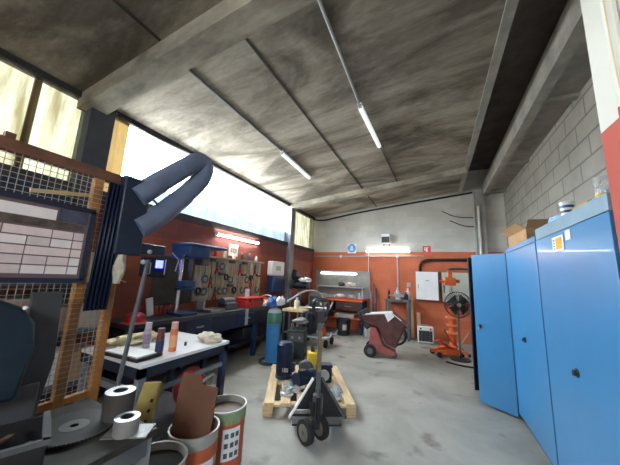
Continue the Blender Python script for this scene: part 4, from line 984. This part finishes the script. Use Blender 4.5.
roll('tall dark tape roll with a bright silver top on the steel stand', (-1.58,.985,.80), .072, .145, .034, mat('dark_tape', (.07,.06,.055), .5), silv)
roll('short silver tape roll at the right edge of the steel stand', (-1.415,.935,.80), .056, .075, .030, mat('dull_silver_tape', (.34,.33,.32), .4, .4), silv)
tag(MB().box((0,0,.003),(.20,.12,.006),rotz(.6)).build('foil_sheet', mat('dull_foil', (.28,.28,.27), .5, .4, .4, 20), loc=(-1.41,.95,.7985)), 'crumpled foil sheet under the short silver tape roll', 'foil')
# machine with teal guard
t = thing('grinding_machine', 'machine with a rounded dark teal wheel guard at the far left', 'machine', (-1.92,.50,.80))
gp = [(-.16,.20),(.13,.18),(.16,.40),(.145,.52),(.09,.60),(.0,.645),(-.10,.65),(-.16,.62)]
MB().prism(gp,.02,.16,0).build('wheel_guard', mat('dark_teal_enamel', (.006,.028,.045), .3, 0, .2, 6), t, .02)
MB().bb((-.10,-.16,0),(.02,.26,.20)).build('base', dgrey, t, .01)
MB().prism([(.02,.0),(.26,.0),(.30,.30),(.28,.66),(.16,.66),(.16,.20)],-.02,.015,0).build('grey_panel', mat('shaded_grey_panel', (.065,.068,.07), .6, .2, .15, 12), t)  # panel colour darkened for the shade around the machine
MB().sphere((.165,.09,.60),.010).build('stud', whitep, t)
# open steel parts box
t = thing('parts_box', 'dark open steel box of metal offcuts in the bottom left corner', 'box', (-1.60,.52,.80), -.35)
b = MB()
for a,c in (((-.14,-.16,0),(.14,.16,.01)),((-.14,-.16,0),(-.13,.16,.11)),((.13,-.16,0),(.14,.16,.11)),((-.14,-.16,0),(.14,-.15,.11)),((-.14,.15,0),(.14,.16,.11))): b.bb(a,c)
b.build('shell', mat('shaded_black_steel', (.015,.015,.018), .5), t); MB().bb((.13,-.17,.105),(.15,.17,.125)).bb((-.14,.145,.105),(.15,.17,.125)).build('rim', dgrey, t)  # shell darkened: shade of the corner painted into the steel
rnd = random.Random(5)
for k in range(12):
    p = Vector((rnd.uniform(-.07,.07),rnd.uniform(-.09,.09),.03+.006*k)); d = Vector((rnd.uniform(-1,1),rnd.uniform(-1,1),rnd.uniform(-.2,.2))).normalized()*.05
    tag(MB().bar(p-d,p+d,.022,.012).build('metal_offcut', [steel,dgrey,brownr][k%3], loc=(-1.60,.52,.80)), ['bare steel offcut lying in the open steel box','dark grey offcut lying in the open steel box','rusty offcut lying in the open steel box'][k%3], 'offcut', ['bare','dark','rusty'][k%3]+' offcuts in the open steel box')

# ================================================================== GUARD FENCE, CURTAIN, EXTRACTION ARM
FX = -2.06
t = thing('guard_fence', 'amber steel guard fence with wire mesh at the left', 'fence', (FX,0,0))
MB().bb((-.025,-.6,2.20),(.025,1.26,2.27)).build('top_rail', brownr, t, .004)  # amber rail coloured brown: its shade is put into the colour
MB().bb((-.022,.46,2.27),(.022,.50,2.30)).build('rail_clamp', brownr, t)
for y,h in ((.915,2.20),(-.1,2.2)): MB().bb((-.025,y-.025,0),(.025,y+.025,h)).build('post', amber, t, .004)
MB().bb((-.025,1.075,0),(.025,1.125,1.95)).build('post', amber, t, .004)
MB().bb((-.02,-.1,.78),(.02,1.10,.82)).build('lower_rail', amber, t, .004)
MB().bar((-.05,.62,2.03),(-.05,.93,2.09),.022).build('brace', mat('pale_amber', (.62,.42,.16), .5), t)
b = MB()
for k in range(38): y = -.08+k*.031; b.bb((.020,y-.0015,.82),(.023,y+.0015,2.20))
for k in range(44): z = .85+k*.031; b.bb((.023,-.1,z-.0014),(.026,1.08,z+.0014))
b.build('wire_mesh', mat('mesh_wire', (.42,.40,.35), .4, .5), t, smooth=False)
t = thing('planning_board', 'dark framed board with rows of pale cards on the guard fence', 'board', (FX+.055,.42,1.52))
MB().bb((-.02,-.62,0),(.0,.475,.45)).build('panel', mat('board_plum', (.16,.10,.11), .6), t)
MB().bb((-.022,-.64,-.015),(.008,.49,.012)).bb((-.022,-.64,.425),(.008,.49,.455)).bb((-.022,.465,0),(.008,.49,.44)).bb((-.022,-.64,0),(.008,-.615,.44)).build('frame', navyd, t)
cmz = [mat('pale_pink_card', (.74,.60,.57), .8, 0, .08, 8), mat('pale_card', (.80,.72,.69), .8, 0, .08, 8), mat('grey_pink_card', (.64,.53,.51), .8, 0, .1, 8)]
rnd = random.Random(8)
for r_ in range(5):
    y = -.60
    while y < .44:
        w = rnd.choice((.10,.10,.10,.10,.20)); w = min(w,.455-y)
        if w > .03: MB().bb((0,y,.035+r_*.052),(.004,y+w-.006,.035+r_*.052+.045)).build('card', cmz[rnd.randrange(3)], t)
        y += w
MB().bb((0,-.60,.345),(.004,.30,.405)).build('header_strip', cmz[1], t)
MB().bb((0,-.60,.30),(.003,.44,.34)).build('photo_strip', mat('dark_photo_print', (.10,.075,.06), .5, 0, .6, 16), t)
MB().bb((0,.31,.345),(.003,.455,.42)).build('dark_picture', mat('dark_blue_print', (.06,.065,.10), .5, 0, .6, 12), t)
rag('white hose ends and cloth hanging on the amber post beside the curtain', (-2.0,1.10,1.50), (.06,.08,.26), cloth_w, 81, 'cloth_strip', 'cloth')
# welding curtain: folded strip
b = MB(); prv=None
for k in range(41):
    y = .955+k*.0035; x = .012*math.sin(k*.9)
    pr_ = (b.bm.verts.new((x,y-.02,-.0)), b.bm.verts.new((x,y+.06*0,.86)))
    if prv: b.bm.faces.new((prv[0],pr_[0],pr_[1],prv[1]))
    prv = pr_
tag(b.build('welding_curtain', mat('navy_curtain', (.010,.017,.045), .45, 0, .2, 5), solid=.003, loc=(FX+.06,0,1.33)), 'dark navy welding curtain strip hanging from the fence rail', 'curtain')
t = thing('extraction_arm', 'slate blue fume extraction hose looping out of a dark hood box', 'extraction arm', (FX+.03,1.14,0))
MB().bb((-.05,-.10,1.70),(.06,.085,2.27)).build('hood_box', navyd, t, .012)
slate = mat('slate_hose', (.13,.16,.235), .6, 0, .15, 8)
MB().tube([(.02,-.0,2.13),(.02,.16,2.30),(.02,.36,2.50),(.02,.52,2.66),(.02,.60,2.64),(.02,.60,2.52),(.02,.44,2.30),(.02,.20,2.03),(.02,.04,1.90)],.084,18,3,ripple=.012).build('hose', slate, t)
MB().tube([(.03,.06,2.16),(.03,.16,2.15),(.03,.20,2.06)],.008,8,2).build('cable', black, t)
MB().bb((-.03,.08,1.72),(.03,.30,1.80)).build('lower_arm', navyd, t, .01)
for (y,z) in ((.16,1.74),(.12,1.66)): MB().sphere((.04,y,z),.018).build('knob', greyp, t)
t = thing('red_tool', 'pale red handled torch hung in the dark behind the fence post', 'torch', (-3.90,2.05,1.42))
MB().cyl((0,-.05,.10),(0,.22,.0),.014,seg=10).build('barrel', mat('pale_red', (.70,.22,.18), .5), t); MB().cyl((-.06,-.02,.08),(.02,-.02,.08),.01,seg=8).build('hook', steel, t)

# ------------------------------------------------ rack and dark cabinet behind the fence
t = thing('storage_rack', 'dark steel rack of cartons on the red wall behind the guard fence', 'rack', (-3.55,1.15,0))
for y in (-.75,.62):
    for x in (-.32,.30): MB().bb((x-.02,y-.02,0),(x+.02,y+.02,1.55)).build('upright', amber, t)
for z in (.45,.95,1.42): MB().bb((-.34,-.77,z),(.32,.64,z+.03)).build('shelf', dgrey, t)
rnd = random.Random(17)
bxm = [(mat('pale_carton', (.60,.53,.42), .85), 'pale'), (mat('pinkish_carton', (.42,.28,.24), .85), 'pinkish'), (cardb, 'brown'), (paper, 'white')]
pos = ['at the near end','second from the near end','in the middle','second from the far end','at the far end']
for z, sh in ((.48,'lowest'),(.98,'middle'),(1.45,'top')):
    for i in range(5):
        m_, c = bxm[rnd.randrange(4)]; h = rnd.uniform(.16,.34)
        tag(MB().bb((-.16,-.115,0),(.16,.115,h)).build('carton', m_, bev=.004, loc=(-3.50+rnd.uniform(-.04,.04), .56+i*.275, z)), '%s carton, %s shelf of the rack behind the fence, %s' % (c, sh, pos[i]), 'box', 'cartons on the rack behind the guard fence')
t = thing('wall_cabinet', 'dark navy cabinet high on the red wall behind the fence mesh', 'cabinet', (XL,1.15,2.02))
MB().bb((0,-.30,0),(.32,.24,.42)).build('body', navyd, t, .006); MB().bb((.32,-.29,.01),(.335,.23,.41)).build('door', navyd, t, .004); MB().box((.34,.16,.2),(.02,.02,.10)).build('handle', steel, t)
